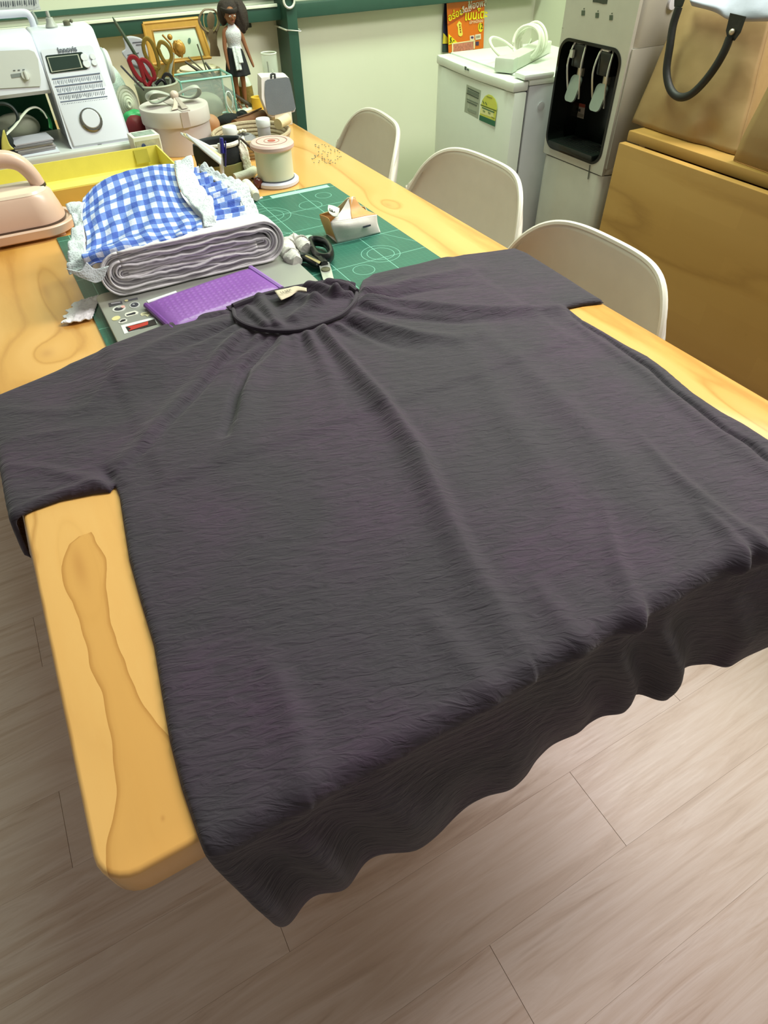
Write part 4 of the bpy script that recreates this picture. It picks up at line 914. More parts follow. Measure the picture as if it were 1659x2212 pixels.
for k in range(1, 9):
    ins = .0041*k; pts = [stad(t, ins) for t in np.linspace(0, 1.0, 110)]; pts = [(x, z+.0058*float(vnoise(np.array([x*62.]), np.array([k*3.1]), 50+k, 3)[0])+.0016*float(vnoise(np.array([x*210.]), np.array([k*1.7]), 70+k, 2)[0])) for x, z in pts]
    obj('inner_layer', sheet_y(pts, y0+.0035*(k % 3), y1-.004, .0016, 10+k), WH if k % 2 else WH2, wc, smooth=180, solid=.0026)
for k in range(3):
    pts = [(x, zb+H_/2-.004+.005*k+.003*float(vnoise(np.array([x*80.]), np.array([k*2.]), 90+k, 3)[0])) for x in np.linspace(XL_+.045, XR_-.05, 60)]; obj('inner_layer', sheet_y(pts, y0+.004, y1-.004, .001, 30+k), WH, wc, smooth=180, solid=.003)

obj('core', sheet_y([stad(t, .0355) for t in np.linspace(0, 1, 60)], y0+.012, y1-.006, .001, 77), WH, wc, smooth=180, solid=.01)
# ---------------------------------------------------------------- gingham garment with lace
def gingham():
    b = NB('blue_gingham'); s = b.sep(b.coord('UV'))
    st = lambda v: b.math('GREATER_THAN', b.math('FRACT', v), .5)
    t = b.math('ADD', st(s[0]), st(s[1])); v = b.coord(); n = b.noise(v, 60, 3)
    c = b.ramp(b.math('MULTIPLY', t, .5), [(0.0, '#cdd3e6'), (0.49, '#6484cc'), (0.51, '#6484cc'), (0.99, '#244bad')]); c.node.color_ramp.interpolation = 'CONSTANT'
    c.node.color_ramp.elements[0].position = 0; c.node.color_ramp.elements[1].position = .3; c.node.color_ramp.elements[2].position = .6; c.node.color_ramp.elements[2].color = lin('#6484cc'); c.node.color_ramp.elements[3].position = .8
    c = b.mix(b.math('MULTIPLY', n, .25), c, '#8497cb')
    return b.fin(c, .8, normal=b.bump(b.noise(v, 420, 3), .25, .0008, b.bump(b.noise(v, 42, 4, .6), .55, .006)))
GH = gingham()
gg = thing('gingham_garment', 'blue and white gingham garment trimmed with lace on the white batting', 'garment', (.22, 1.26, zb+H_))
rowsG = [  # (pixels left to right), plan depth
 ([(180, 430), (215, 397), (272, 371), (334, 358), (376, 355)], [1.35, 1.37, 1.38, 1.38, 1.37]),
 ([(176, 455), (222, 430), (285, 404), (340, 388), (380, 382)], [1.32, 1.33, 1.34, 1.34, 1.33]),
 ([(179, 482), (225, 462), (290, 440), (350, 424), (392, 420)], [1.27, 1.28, 1.285, 1.285, 1.28]),
 ([(187, 515), (236, 500), (300, 478), (360, 462), (415, 452)], [1.225, 1.23, 1.235, 1.235, 1.235]),
 ([(184, 545), (240, 525), (310, 506), (375, 492), (434, 474)], [1.178, 1.185, 1.185, 1.19, 1.20]),
 ([(178, 560), (250, 540), (325, 524), (385, 508), (437, 492)], [1.150, 1.155, 1.158, 1.163, 1.175]),
 ([(198, 577), (258, 552), (330, 534), (388, 516), (438, 500)], [1.152, 1.158, 1.16, 1.165, 1.178])]
GS = -.083
ctrl = [[ony(px, py, d+GS) for (px, py), d in zip(P, D)] for P, D in rowsG]
A = patch(ctrl, 90, 90); U_, V_ = np.meshgrid(np.linspace(0, 1, 90), np.linspace(0, 1, 90))
wr = .0022*vnoise(U_*16, V_*9, 41)+.0025*np.sin(V_*26+4*U_+2*vnoise(U_*5, V_*5, 2))*np.exp(-((U_-.25)/.3)**2)*(.3+V_)+.002*np.sin((U_+V_*.5)*38)*V_*.6
wr *= 1.6; A[..., 2] += wr; A[..., 1] -= wr*.7
obj('bonnet_body', surf(A), GH, gg, uv=np.stack([U_.ravel()*9.5+.03*np.sin(V_.ravel()*9), V_.ravel()*9.5+.5*np.sin(U_.ravel()*3.2)], 1), smooth=180, solid=-.0016)
# ruffle to the right, gathered in sharp pleats
rg = [([(402, 362), (428, 378), (455, 400), (475, 425), (486, 455), (484, 498)], 1.32), ([(425, 366), (452, 388), (480, 404), (505, 428), (523, 460), (528, 492)], 1.30)]
q0 = [ony(px, py, 1.263-.034*k) for k, (px, py) in enumerate([(396, 372), (412, 398), (425, 425), (440, 448), (452, 470), (440, 502)])]
q1 = [ony(px, py, 1.263-.036*k) for k, (px, py) in enumerate([(428, 366), (462, 390), (494, 405), (515, 428), (530, 462), (530, 496)])]
a_, b_ = catmull(np.array(q0), 140), catmull(np.array(q1), 140); A = np.stack([a_*(1-t)+b_*t for t in np.linspace(0, 1, 14)], 1)
s_ = np.linspace(0, 1, 140)[:, None]; t_ = np.linspace(0, 1, 14)[None]; ple = (np.abs(((s_*11+.15*np.sin(s_*40)) % 1)-.5)*2-.5)*.011*(t_*.8+.2); A[..., 2] += ple; A[..., 0] += ple*.4
obj('ruffle', surf(A), GH, gg, uv=np.stack([(s_+0*t_).ravel()*9, (t_*2.4+0*s_).ravel()], 1), smooth=180, solid=-.0015)
def lace_band(name, path, w, nn, parent, amp=.004, scal=10, seed=0, lift=0.0, m_=LACE):
    """lace ribbon: path points and width vectors, scalloped outer edge"""
    p = catmull(np.array(path), nn); d = np.array(w, float); d = catmull(d, nn) if d.ndim == 2 else np.tile(d, (nn, 1)); s = np.linspace(0, 1, nn); k = 1+.10*np.abs(np.sin(s*math.pi*scal))
    A = np.stack([p+d*(k*t)[:, None] for t in np.linspace(0, 1, 8)], 1); U, V = np.meshgrid(np.linspace(0, 1, 8), s); A[..., 2] += amp*vnoise(V*24, U*4, seed)+amp*.7*np.sin(V*scal*6.28)*U+lift
    return obj(name, surf(A), m_, parent, smooth=180, solid=-.0014)
lace_band('lace_edging', [b_[i] for i in (0, 28, 56, 84, 112, 139)], [b_[i]-a_[i] for i in ()] or [ony(px, py, 1.263-.036*k)-q1[k] for k, (px, py) in enumerate([(440, 350), (482, 380), (528, 396), (540, 424), (556, 462), (540, 500)])], 90, gg, .003, 16, 1)
lace_band('lace_band', [ony(px, py, d+GS) for px, py, d in ((378, 356, 1.365), (382, 385, 1.325), (392, 420, 1.275), (412, 446, 1.235), (436, 470, 1.195), (442, 495, 1.172))], [ony(px, py, d+GS)-ony(qx, qy, d+GS) for px, py, qx, qy, d in ((415, 345, 378, 356, 1.365), (420, 385, 382, 385, 1.325), (440, 418, 392, 420, 1.275), (458, 440, 412, 446, 1.235), (462, 466, 436, 470, 1.195), (470, 500, 442, 495, 1.172))], 80, gg, .004, 6, 5, .006)
lace_band('lace_trim', [ony(px, py, d+GS) for px, py, d in ((182, 432, 1.335), (178, 470, 1.285), (184, 515, 1.22), (186, 545, 1.175), (190, 572, 1.15))], [ony(px, py, d+GS)-ony(qx, qy, d+GS) for px, py, qx, qy, d in ((142, 438, 182, 432, 1.335), (160, 478, 178, 470, 1.285), (152, 520, 184, 515, 1.22), (150, 556, 186, 545, 1.175), (150, 592, 190, 572, 1.15))], 70, gg, .005, 6, 9, 0)
bp = [[ony(187, 566, 1.067), ony(205, 580, 1.065), ony(235, 574, 1.063)], [ony(172, 585, 1.062), ony(196, 602, 1.060), ony(222, 604, 1.060)], [ony(142, 580, 1.065), ony(166, 596, 1.062), ony(205, 612, 1.058)]]
obj('lace_trim', surf(patch(bp, 20, 16)), LACE, gg, smooth=180, solid=-.0016)

# ---------------------------------------------------------------- white lace scrap on the bare table
A = patch([[onz(px, py, TZ+.003) for px, py in row] for row in (((172, 652), (195, 645), (214, 640)), ((152, 668), (180, 662), (212, 656)), ((143, 684), (175, 678), (206, 672)), ((136, 701), (165, 698), (200, 690)))], 44, 36)
U_, V_ = np.meshgrid(np.linspace(0, 1, 44), np.linspace(0, 1, 36)); A[..., 2] += .004*np.abs(vnoise(U_*13, V_*17, 7))+.002*np.sin(V_*30+U_*8)**2; A[..., 0] += .004*np.sin(V_*25)*(1-U_)
obj('lace_scrap', surf(A), mat('#f4f3f4', .85, var=.05, scale=160, bump=.35, bscale=260), label='crumpled white lace scrap on the bare wood beside the laptop', cat='lace', smooth=180, solid=-.0015)

# ---------------------------------------------------------------- tailor scissors on the mat, one bow wrapped in rag
SZ = LZ
sc_ = thing('tailor_scissors', 'black-handled tailor scissors with a rag-wrapped bow on the cutting mat', 'scissors', (*onz(690, 560, SZ)[:2], SZ))
def zq(x, y): return 590+x/11.06, 490+y/11.06
STEEL = mat('#d5d8d2', .28, .6, var=.05); BKP = mat('#131817', .3, var=.1)
ring = [(890, 360), (980, 335), (1120, 345), (1260, 400), (1350, 520), (1390, 660), (1330, 740), (1200, 760), (1070, 715), (990, 610), (930, 480)]
obj('handle_bow', tube([onz(*zq(*p), SZ+.014) for p in ring], .0058, 10, closed=True, smooth=60, flat=1.7), BKP, sc_)
obj('handle_shank', tube([onz(*zq(*p), SZ+.013) for p in ((1060, 720), (930, 680), (1130, 860), (1210, 900))][0:1]+[onz(*zq(*p), SZ+.012) for p in ((1150, 800), (1230, 900))], (.008, .009, .007), 8), BKP, sc_)
obj('handle_shank', tube([onz(*zq(*p), SZ+.012) for p in ((640, 720), (800, 740), (960, 830), (1100, 900))], (.0085, .008, .008, .007), 10, smooth=20), BKP, sc_)
decal('brass_edge', [zq(755, 690), zq(790, 675), zq(1140, 830), zq(1100, 880)], mat('#b7a77a', .3, .5), sc_, lambda a, b: onz(a, b, SZ+.0218), (0, 0, 0))
bl = [onz(*zq(*p), SZ+.008) for p in ((1085, 900), (1180, 840), (1340, 870), (1400, 1050), (1450, 1260), (1560, 1600), (1500, 1640), (1300, 1500), (1190, 1270), (1140, 1100))]
obj('blade', prism([(p[0], p[1]) for p in bl], .0035, TR((0, 0, SZ+.007)), .0006), STEEL, sc_)
bl2 = [onz(*zq(*p), SZ+.004) for p in ((1140, 1120), (1310, 1110), (1350, 1270), (1400, 1500), (1300, 1480), (1200, 1280))]
obj('blade', prism([(p[0], p[1]) for p in bl2], .003, TR((0, 0, SZ+.0025)), .0006), mat('#8d8a90', .3, .8), sc_)
obj('pivot_screw', lathe([(0, 0), (.0085, 0), (.0085, .0018), (.006, .0024), (0, .0024)], 18, TR((*onz(*zq(1255, 1025), SZ+.0105)[:2], SZ+.0105))), mat('#6d6a58', .35, .8), sc_)
rag = mat('#c7c5bf', .9, bump=.5, bscale=120)
rr = [onz(*zq(*p), SZ+.016) for p in ((590, 850), (480, 780), (370, 620), (350, 480), (440, 390), (570, 370), (700, 440), (790, 540))]
_rv, _rf = tube(rr, (.010, .015, .016, .015, .014, .014, .014, .010), 20, smooth=70)
_ra = np.array(_rv); _ra[:, 2] += .0046*vnoise(_ra[:, 0]*330, _ra[:, 1]*300, 61, 3); _ra[:, 0] += .0035*vnoise(_ra[:, 2]*260, _ra[:, 1]*220, 62, 3); _ra[:, 2] = np.maximum(_ra[:, 2], SZ+.0005)
rgo = obj('rag_wrap', ([tuple(p) for p in _ra], _rf), rag, sc_, label='grey rag wrapped round the lower bow')
for k, i in enumerate((9, 20, 33, 41)):
    c = catmull(np.array(rr), 50); t = c[i+1]-c[i]; t /= np.linalg.norm(t); n1 = np.cross(t, (0, 0, 1)); sub('rag_turn', tube([c[i]+.0155*(n1*math.cos(a)+np.array([0, 0, 1])*math.sin(a))+t*.004*math.sin(a+k) for a in np.linspace(0, 6.283, 17)[:-1]], .0016, 6, closed=True), mat('#a9a6a0', .9), rgo)
tl = patch([[onz(*zq(*p), SZ+z) for p in row] for row, z in ((((50, 480), (200, 380), (360, 330)), .004), (((150, 420), (290, 330), (480, 310)), .02), (((260, 290), (420, 240), (640, 250)), .022))], 12, 12)
sub('rag_tail', surf(tl), rag, rgo, smooth=180, solid=-.0015)
tl = patch([[onz(*zq(*p), SZ+z) for p in row] for row, z in ((((640, 250), (740, 240), (800, 350)), .02), (((850, 230), (900, 200), (1000, 260)), .014), (((880, 320), (1000, 290), (1130, 330)), .008))], 12, 12)
sub('rag_tail', surf(tl), mat('#9fbfae', .7), rgo, smooth=180, solid=-.0012)

# ---------------------------------------------------------------- twisted paper packet
def zp_(x, y): return 690+x/11.06, 410+y/11.06
pk = thing('paper_packet', 'small white and orange paper packet with twisted top on the mat', 'packet', (*onz(765, 505, LZ)[:2], LZ))
PWm = mat('#ddd9d2', .45, var=.05, bump=.4, bscale=50); POm = mat('#d09a5a', .5, var=.15, scale=40)
f0, f1 = onz(*zp_(430, 1270), LZ+.001), onz(*zp_(1460, 1020), LZ+.001); yf = (f0[1]+f1[1])/2
fr_ = [[ony(*zp_(x, y), yf+d) for x, y, d in row] for row in (((265, 775, .006), (560, 740, .0), (820, 690, -.002), (1100, 630, .0), (1370, 590, .006)), ((300, 920, .003), (600, 900, -.006), (850, 880, -.008), (1130, 830, -.006), (1390, 800, .003)), ((430, 1275, .0), (680, 1220, -.002), (900, 1170, -.002), (1180, 1090, -.001), (1460, 1020, .0)))]
A = patch(fr_, 30, 18); obj('front_panel', surf(A), PWm, pk, smooth=180, solid=-.0008)
bkp = A.copy(); bkp[..., 1] += .05; bkp[..., 2] = LZ+.001+(A[..., 2]-LZ)*.95; obj('back_panel', surf(bkp), POm, pk, smooth=180, solid=-.0008)
for i, m_ in ((0, POm), (29, PWm)): obj('side_fold', surf(patch(np.stack([A[:, i], (A[:, i]+bkp[:, i])/2+np.array([.006 if i == 0 else -.006, 0, 0]), bkp[:, i]], 1), 8, 18)), m_, pk, smooth=180, solid=-.0008)
obj('bottom_panel', surf(np.stack([A[-1], bkp[-1]])), PWm, pk, solid=-.0008)
tip = ony(*zp_(760, 170), yf+.03)
for idx, m_, par in ((slice(0, 14), PWm, 1), (slice(13, 30), POm, 1)):
    e_ = A[0, idx]; mid = (e_+tip)/2+np.array([0, .004, -.006]); obj('crumpled_top', surf(patch(np.stack([e_, mid, np.tile(tip, (len(e_), 1))+(e_-e_.mean(0))*.18]), len(e_), 10)), m_, pk, smooth=180, solid=-.0008)
e_ = bkp[0]; obj('crumpled_top', surf(patch(np.stack([e_, (e_+tip)/2+np.array([0, -.002, -.004]), np.tile(tip, (30, 1))+(e_-e_.mean(0))*.15]), 30, 10)), mat('#e3d8a8', .5), pk, smooth=180, solid=-.0008)
fl = patch([[ony(*zp_(x, y), yf+d) for x, y, d in row] for row in (((210, 360, .02), (330, 380, .02), (480, 440, .016)), ((200, 470, .012), (330, 520, .012), (470, 540, .010)), ((240, 560, .006), (340, 640, .006), (430, 640, .006)))], 10, 10)
fo = obj('paper_flap', surf(fl), mat('#d4dccb', .5), pk, smooth=180, solid=-.0006)
sub('scribble', tube([ony(*zp_(*p), yf+.0125-.0015) for p in ((245, 440), (260, 500), (300, 510), (290, 470), (330, 540), (360, 520), (385, 590), (400, 550))], .0009, 5), mat('#4a4a44', .6), fo)
decal('dark_tab', [zp_(1040, 875), zp_(1225, 825), zp_(1232, 865), zp_(1050, 920)], mat('#454a55', .5), pk, lambda a, b: ony(a, b, yf-.0085), (0, 0, 0))

# ---------------------------------------------------------------- pink iron on its stand
ir = thing('cordless_iron', 'dusty pink iron resting on its stand at the left of the table', 'iron', (-.06, 1.50, TZ))
IPm = mat('#d9b8a6', .3, var=.03); IPl = mat('#e6d3bf', .25, var=.02)
def plan(xn, hw_, xb=-.118, n=22):
    """iron outline: rounded nose at xn, straight sides, square back"""
    pts = []
    for i in range(n+1):
        t = i/n; a = t*math.pi/2; pts.append((xn-(1-math.cos(a))*.055*(hw_/.055), hw_*math.sin(a)))
    up_ = [(x, 1.50+y) for x, y in pts]; lo_ = [(x, 1.50-y) for x, y in pts]
    return [(xb, 1.50+hw_)]+up_[::-1]+lo_[1:]+[(xb, 1.50-hw_)]
def loft(secs):
    V, F = [], []; n = len(secs[0][0])
    for pl_, z in secs: V += [(x, y, z) for x, y in pl_]
    for k in range(len(secs)-1):
        for i in range(n): j = (i+1) % n; F.append((k*n+i, k*n+j, (k+1)*n+j, (k+1)*n+i))
    F.append(tuple(range(n-1, -1, -1))); F.append(tuple(range((len(secs)-1)*n, len(secs)*n))); return V, F
obj('stand_tray', loft([(plan(.078, .062), TZ+.005), (plan(.084, .066), TZ+.008), (plan(.088, .069), TZ+.023), (plan(.086, .067), TZ+.025), (plan(.078, .060), TZ+.0245), (plan(.076, .058), TZ+.020)]), IPm, ir)
for x in (.035, -.09): obj('stand_foot', box(x-.02, x+.02, 1.45, 1.55, TZ, TZ+.0055, .001), IPm, ir)
obj('soleplate', loft([(plan(.070, .053), TZ+.0215), (plan(.072, .055), TZ+.026)]), mat('#6b5a50', .4, .4), ir)
obj('iron_body', loft([(plan(.070, .0545), TZ+.0265), (plan(.070, .0550), TZ+.032), (plan(.066, .052), TZ+.050), (plan(.059, .047), TZ+.074), (plan(.052, .043), TZ+.080)]), IPm, ir)
obj('top_deck', loft([(plan(.053, .044), TZ+.0795), (plan(.050, .041), TZ+.084), (plan(.036, .030), TZ+.087)]), IPl, ir)
hpth = [ony(px, py, 1.5) for px, py in ((84, 400), (72, 382), (58, 366), (40, 352), (18, 345), (-10, 345), (-42, 352), (-66, 372), (-76, 398))]
obj('handle', tube(hpth, (.0135, .014, .015, .016, .016, .016, .015), 16, smooth=40), IPm, ir)
obj('chrome_collar', tube([ony(86, 404, 1.5), ony(82, 398, 1.5)], .0145, 16), mat('#8a7d70', .2, .9), ir)
obj('steam_button', blob(tuple(ony(3, 331, 1.5)), (.010, .007, .004), 3, .1), mat('#a8967c', .25, .8), ir)

# ---------------------------------------------------------------- yellow tray box
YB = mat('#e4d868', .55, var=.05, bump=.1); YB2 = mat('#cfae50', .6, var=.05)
yb = thing('yellow_box', 'open yellow cardboard tray between iron and sewing machine', 'box', (.13, 1.7, TZ))
Y0, Y1 = 1.585, 1.80; yx0, yx1 = -.122, .345; zh = ony(160, 406, Y0)[2]; zh2 = ony(200, 335, Y1)[2]
obj('tray_floor', box(yx0, yx1, Y0, Y1, TZ, TZ+.003), YB, yb, smooth=0)
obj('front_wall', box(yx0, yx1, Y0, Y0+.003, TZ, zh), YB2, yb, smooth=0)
obj('back_wall', box(yx0, yx1, Y1-.003, Y1, TZ, zh2), YB, yb, smooth=0)
obj('side_wall', prism([(Y0, TZ), (Y1, TZ), (Y1, zh2), (Y0, zh)], .003, Matrix(((0, 0, 1, yx1-.003), (1, 0, 0, 0), (0, 1, 0, 0), (0, 0, 0, 1)))), YB, yb, smooth=0)
obj('side_wall', prism([(Y0, TZ), (Y1, TZ), (Y1, zh2), (Y0, zh)], .003, Matrix(((0, 0, 1, yx0), (1, 0, 0, 0), (0, 1, 0, 0), (0, 0, 0, 1)))), YB, yb, smooth=0)
obj('front_flap', prism([(yx0, 0), (yx1-.002, 0), (yx1-.002, .075), (.08, .075), (.068, .068), (yx0, .068)], .0022, frame_M((0, Y0+.002, zh), (1, 0, 0), (0, .9, -.12))), YB, yb, smooth=0)
obj('corner_tab', prism([(.285, 0), (.318, 0), (.318, .03), (.285, .03)], .002, frame_M((0, Y1-.006, zh2-.033), (1, 0, 0), (0, .1, 1))), mat('#b5ac48', .55), yb, smooth=0)
# ================================================================ sewing machine
sm_ = thing('sewing_machine', 'white computerised sewing machine at the far left of the table', 'sewing machine', (.08, 2.0, TZ))
MW = mat('#cfd3df', .32, var=.02); MW2 = mat('#c3c7c6', .35, var=.02); MDK = mat('#22302a', .15, var=.05)
BZ = .792; kx = .4545; PB = 1.888
def onpan(px, py): return onp(px, py, (0, PB, BZ), (0, -1, kx))    # sloped control panel plane
obj('bed', box(-.124, .30, 1.868, 2.10, TZ+.004, BZ, .008, 3), MW2, sm_)
for x in (-.10, .26):
    for y in (1.9, 2.07): obj('foot', lathe([(0, 0), (.012, 0), (.012, .006), (0, .006)], 12, TR((x, y, TZ))), mat('#333333', .8), sm_)
obj('bed_cover', box(-.12, .125, 1.872, 2.03, BZ-.001, BZ+.0025, .001), MW, sm_)
ptl, ptr = onpan(80, 100), onpan(206, 86); ZT = 1.012
cx0, cx1 = .158, .302
yt = PB+(ZT-BZ)*kx
prof = [(PB, BZ-.002), (PB-.004, BZ+.006), (PB+(.96-BZ)*kx, .96), (PB+(.985-BZ)*kx+.004, .985), (yt+.012, ZT-.004), (yt+.03, ZT), (2.085, ZT), (2.10, ZT-.014), (2.10, BZ-.002)]
YZX = lambda x: Matrix(((0, 0, 1, x), (1, 0, 0, 0), (0, 1, 0, 0), (0, 0, 0, 1)))
obj('column', prism(prof, cx1-cx0, YZX(cx0), .006, 3), MW, sm_)
ay = PB+(.90-BZ)*kx+.012
arm = [(ay+.006, .898), (ay, .906), (ay+.018, .985), (ay+.03, ZT-.006), (ay+.045, ZT-.001), (2.085, ZT-.001), (2.098, ZT-.014), (2.098, .898)]
obj('arm', prism(arm, .124+cx0, YZX(-.124), .004, 2), MW, sm_)
obj('needle_head', box(-.118, -.05, ay+.012, ay+.09, .862, .90, .006), MW, sm_)
obj('needle_bar', tube([(-.084, ay+.04, .864), (-.084, ay+.04, .822)], .003, 8), STEEL, sm_)
obj('presser_foot', join(tube([(-.084, ay+.055, .864), (-.084, ay+.055, .802)], .004, 8), box(-.094, -.074, ay+.025, ay+.065, BZ+.0035, BZ+.0085, .001)), STEEL, sm_)
# faceplate with the speed slider
def onarm(px, py): return onp(px, py, (0, ay-.001, .906), (0, -1, (.018)/(.985-.906)))
fp = decal('arm_faceplate', [(-40, 111.5), (62, 107), (74, 112), (82, 128), (88, 172), (87, 186), (-40, 193)], MW2, sm_, onarm, (0, -.0015, 0))
decal('slider_slot', [(23, 160), (45, 157), (46, 165), (25, 168)], mat('#7d8484', .5), fp, onarm, (0, -.0025, 0))
sk = onarm(55, 163); sub('slider_knob', lathe([(0, 0), (.0095, 0), (.009, .005), (0, .006)], 18, TR(tuple(sk+np.array([0, -.001, 0])), (R(90-13), 0, 0))), mat('#d2d5d2', .3), fp)
sub('slider_grip', xf(box(-.002, .002, -.009, .009, 0, .009, .001), TR(tuple(sk+np.array([0, -.001, 0])), (R(90-13), 0, 0))), mat('#b9bdb9', .3), fp)
for k in range(3): decal('printed_mark', [(28+k*10, 151-k*.8), (33+k*10, 150.6-k*.8), (33+k*10, 152.4-k*.8), (28+k*10, 152.8-k*.8)], mat('#5a6060', .5), fp, onarm, (0, -.0025, 0))
# control panel
def zm(x, y): return x/5.925, y/5.925
panel = decal('control_panel', [zm(*p) for p in ((520, 645), (1150, 580), (1190, 610), (1260, 840), (1620, 1780), (1610, 1850), (1000, 1935), (930, 1925), (890, 1850), (700, 1220), (590, 900))], MW, sm_, onpan, (0, -.002, .001))
scr = decal('screen_bezel', [zm(*p) for p in ((580, 725), (600, 715), (1040, 672), (1070, 690), (1128, 880), (1110, 892), (670, 945), (640, 935))], MDK, sm_, onpan, (0, -.0035, .0015), label='dark display bezel')
decal('screen_rim', [zm(*p) for p in ((598, 742), (1000, 700), (1060, 875), (660, 935))], mat('#aeb3a6', .3), scr, onpan, (0, -.0046, .002))
decal('screen', [zm(*p) for p in ((618, 752), (990, 712), (1038, 868), (672, 918))], mat('#2b3a35', .12), scr, onpan, (0, -.0056, .0024), label='unlit dark green display')
def disc(name, px, py, rx, h, m_, par, base=.003):
    c = onpan(*zm(px, py)); n = Vector((0, -1, kx)).normalized(); M_ = frame_M(tuple(Vector(c)+n*base), (1, 0, 0), (0, kx, 1))
    return (obj if par.type == 'EMPTY' else sub)(name, lathe([(0, 0), (rx, 0), (rx, h*.7), (rx*.9, h), (0, h)], 24, M_), m_, par)
for px, py, r_ in ((1080, 745, .0085), (1108, 825, .0085), (1185, 733, .0066), (1208, 810, .0066)): disc('button', px, py, r_, .003, mat('#d4d8e0', .3), sm_)
p0_, p1_ = onpan(*zm(770, 655)), onpan(*zm(950, 635))
text('Innovis', .0155, frame_M(tuple((Vector(p0_)+Vector(p1_))/2+Vector((0, -.004, .002))), tuple(Vector(p1_)-Vector(p0_)), (0, kx, 1)), mat('#3d4454', .5), 'lettering', sm_, bold=.0004)
rs_ = random.Random(4)
for k, (xa, ya, xb, yb_) in enumerate(((665, 1018, 1278, 942), (703, 1115, 1310, 1042), (738, 1215, 1340, 1140), (772, 1312, 1372, 1238))):
    ln = decal('chart_rule', [zm(xa, ya-7), zm(xb, yb_-7), zm(xb+3, yb_+8), zm(xa+3, ya+8)], mat('#565f74', .5), panel, onpan, (0, -.003, .0014))
    Vs, Fs = [], []; n_ = 26
    for i in range(n_):
        t = (i+.4)/n_; x = xa+12+(xb-xa-10)*t; y = ya+(yb_-ya)*t+24; hh = rs_.uniform(38, 58); wv = rs_.choice((5, 7, 9)); sl = 9; zig = rs_.choice((0, 0, 3, -3, 5))
        q = [np.array(onpan(*zm(a, b)))+np.array([0, -.0028, .0014]) for a, b in ((x, y), (x+wv, y-1), (x+wv+sl+zig, y+hh), (x+sl+zig, y+hh+1))]
        kk = len(Vs); Vs += [tuple(p) for p in q]; Fs.append((kk, kk+1, kk+2, kk+3))
    sub('stitch_chart', (Vs, Fs), mat('#6b7388' if k < 2 else '#454b5a', .5), panel, smooth=0)
dl = disc('dial', 1165, 1545, .0262, .008, mat('#8f8f8a', .15, .8), sm_); disc('dial_face', 1160, 1535, .0215, .0105, MW, sm_)
decal('dial_mark', [zm(965, 1495), zm(972, 1495), zm(1018, 1638), zm(1010, 1640)], mat('#8a90a0', .5), panel, onpan, (0, -.003, .0014))
decal('indicator_mark', [zm(1250, 1855), zm(1300, 1848), zm(1303, 1860), zm(1252, 1868)], mat('#50564e', .5), panel, onpan, (0, -.003, .0014))
# handwheel on the right end
hw_c = ony(222, 130, 2.03)
obj('handwheel', lathe([(0, 0), (.034, 0), (.037, .004), (.037, .018), (.033, .022), (0, .023)], 32, TR((cx1, 2.035, .925), (0, R(90), 0))), mat('#cfd5d3', .35), sm_)
obj('handwheel_rib', tube([(cx1+.011, 2.035+.0375*math.cos(a), .925+.0375*math.sin(a)) for a in np.linspace(0, 6.283, 33)[:-1]], .0022, 6, closed=True), mat('#aab2b2', .4), sm_)
# bobbin winder and spool pin on the top
b0 = onz(128, 50, ZT)
obj('bobbin_winder', join(lathe([(0, 0), (.013, 0), (.014, .004), (.009, .012), (.008, .02), (0, .021)], 18, TR((.213, 2.03, ZT-.001))), lathe([(0, 0), (.004, 0), (.004, .012), (0, .012)], 10, TR((.213, 2.03, ZT+.02)))), mat('#a9aea8', .4), sm_)
obj('winder_stop', join(lathe([(0, 0), (.008, 0), (.008, .010), (.004, .012), (0, .012)], 14, TR((.250, 2.04, ZT-.001))), sphere(.004, (.262, 2.04, ZT+.008), n=8)), mat('#5d5c48', .4), sm_)
# carrying handle folded up, and the raised stitch-guide lid
h0 = [ony(px, py, 2.075) for px, py in ((74, 60), (70, 45), (62, 32), (50, 28), (20, 30), (-40, 34))]
obj('carry_handle', tube(h0, .0055, 10, smooth=30, flat=1.5), MW, sm_)
ob = lambda a, b: ony(a, b, 2.09)
obj('thread_guide', tube([ony(px, py, 2.075) for px, py in ((68, 25), (76, 38), (80, 52))], .004, 8), mat('#8d978f', .35), sm_)
ldp = decal('stitch_lid', [(-40, -12), (84, -16), (84, 14), (70, 20), (-40, 26)], MW2, sm_, ob, (0, 0, 0), label='open lid printed with stitch patterns')
obj('lid_body', box(ob(-40, 5)[0], ob(84, 5)[0], 2.0905, 2.099, ob(0, 24)[2]-.004, ob(0, -14)[2], .002), MW2, sm_)
obj('lid_hinge', box(-.05, -.03, 2.085, 2.097, ZT-.004, ob(0, 20)[2]+.002), MW2, sm_)
Vs, Fs = [], []
for i in range(16):
    x = 1+i*5.0; hh = rs_.uniform(9, 13); w_ = rs_.choice((1.2, 2.0, 2.8)); q = [np.array(ob(a, b))+np.array([0, -.0014, 0]) for a, b in ((x, 3-i*.25), (x+w_, 3-i*.25), (x+w_+1.5, 3+hh-i*.25), (x+1.5, 3+hh-i*.25))]; kk = len(Vs); Vs += [tuple(p) for p in q]; Fs.append((kk, kk+1, kk+2, kk+3))
sub('stitch_chart', (Vs, Fs), mat('#4a4f58', .5), ldp, smooth=0)
# green felt behind the machine throat
obj('felt_panel', join(box(-.122, .155, 2.125, 2.145, TZ, .905, .002), box(-.122, .155, 2.11, 2.16, TZ, TZ+.02, .002)), mat('#0d4a30', .9, bump=.3, bscale=200), label='dark green felt board standing behind the sewing machine', cat='board')
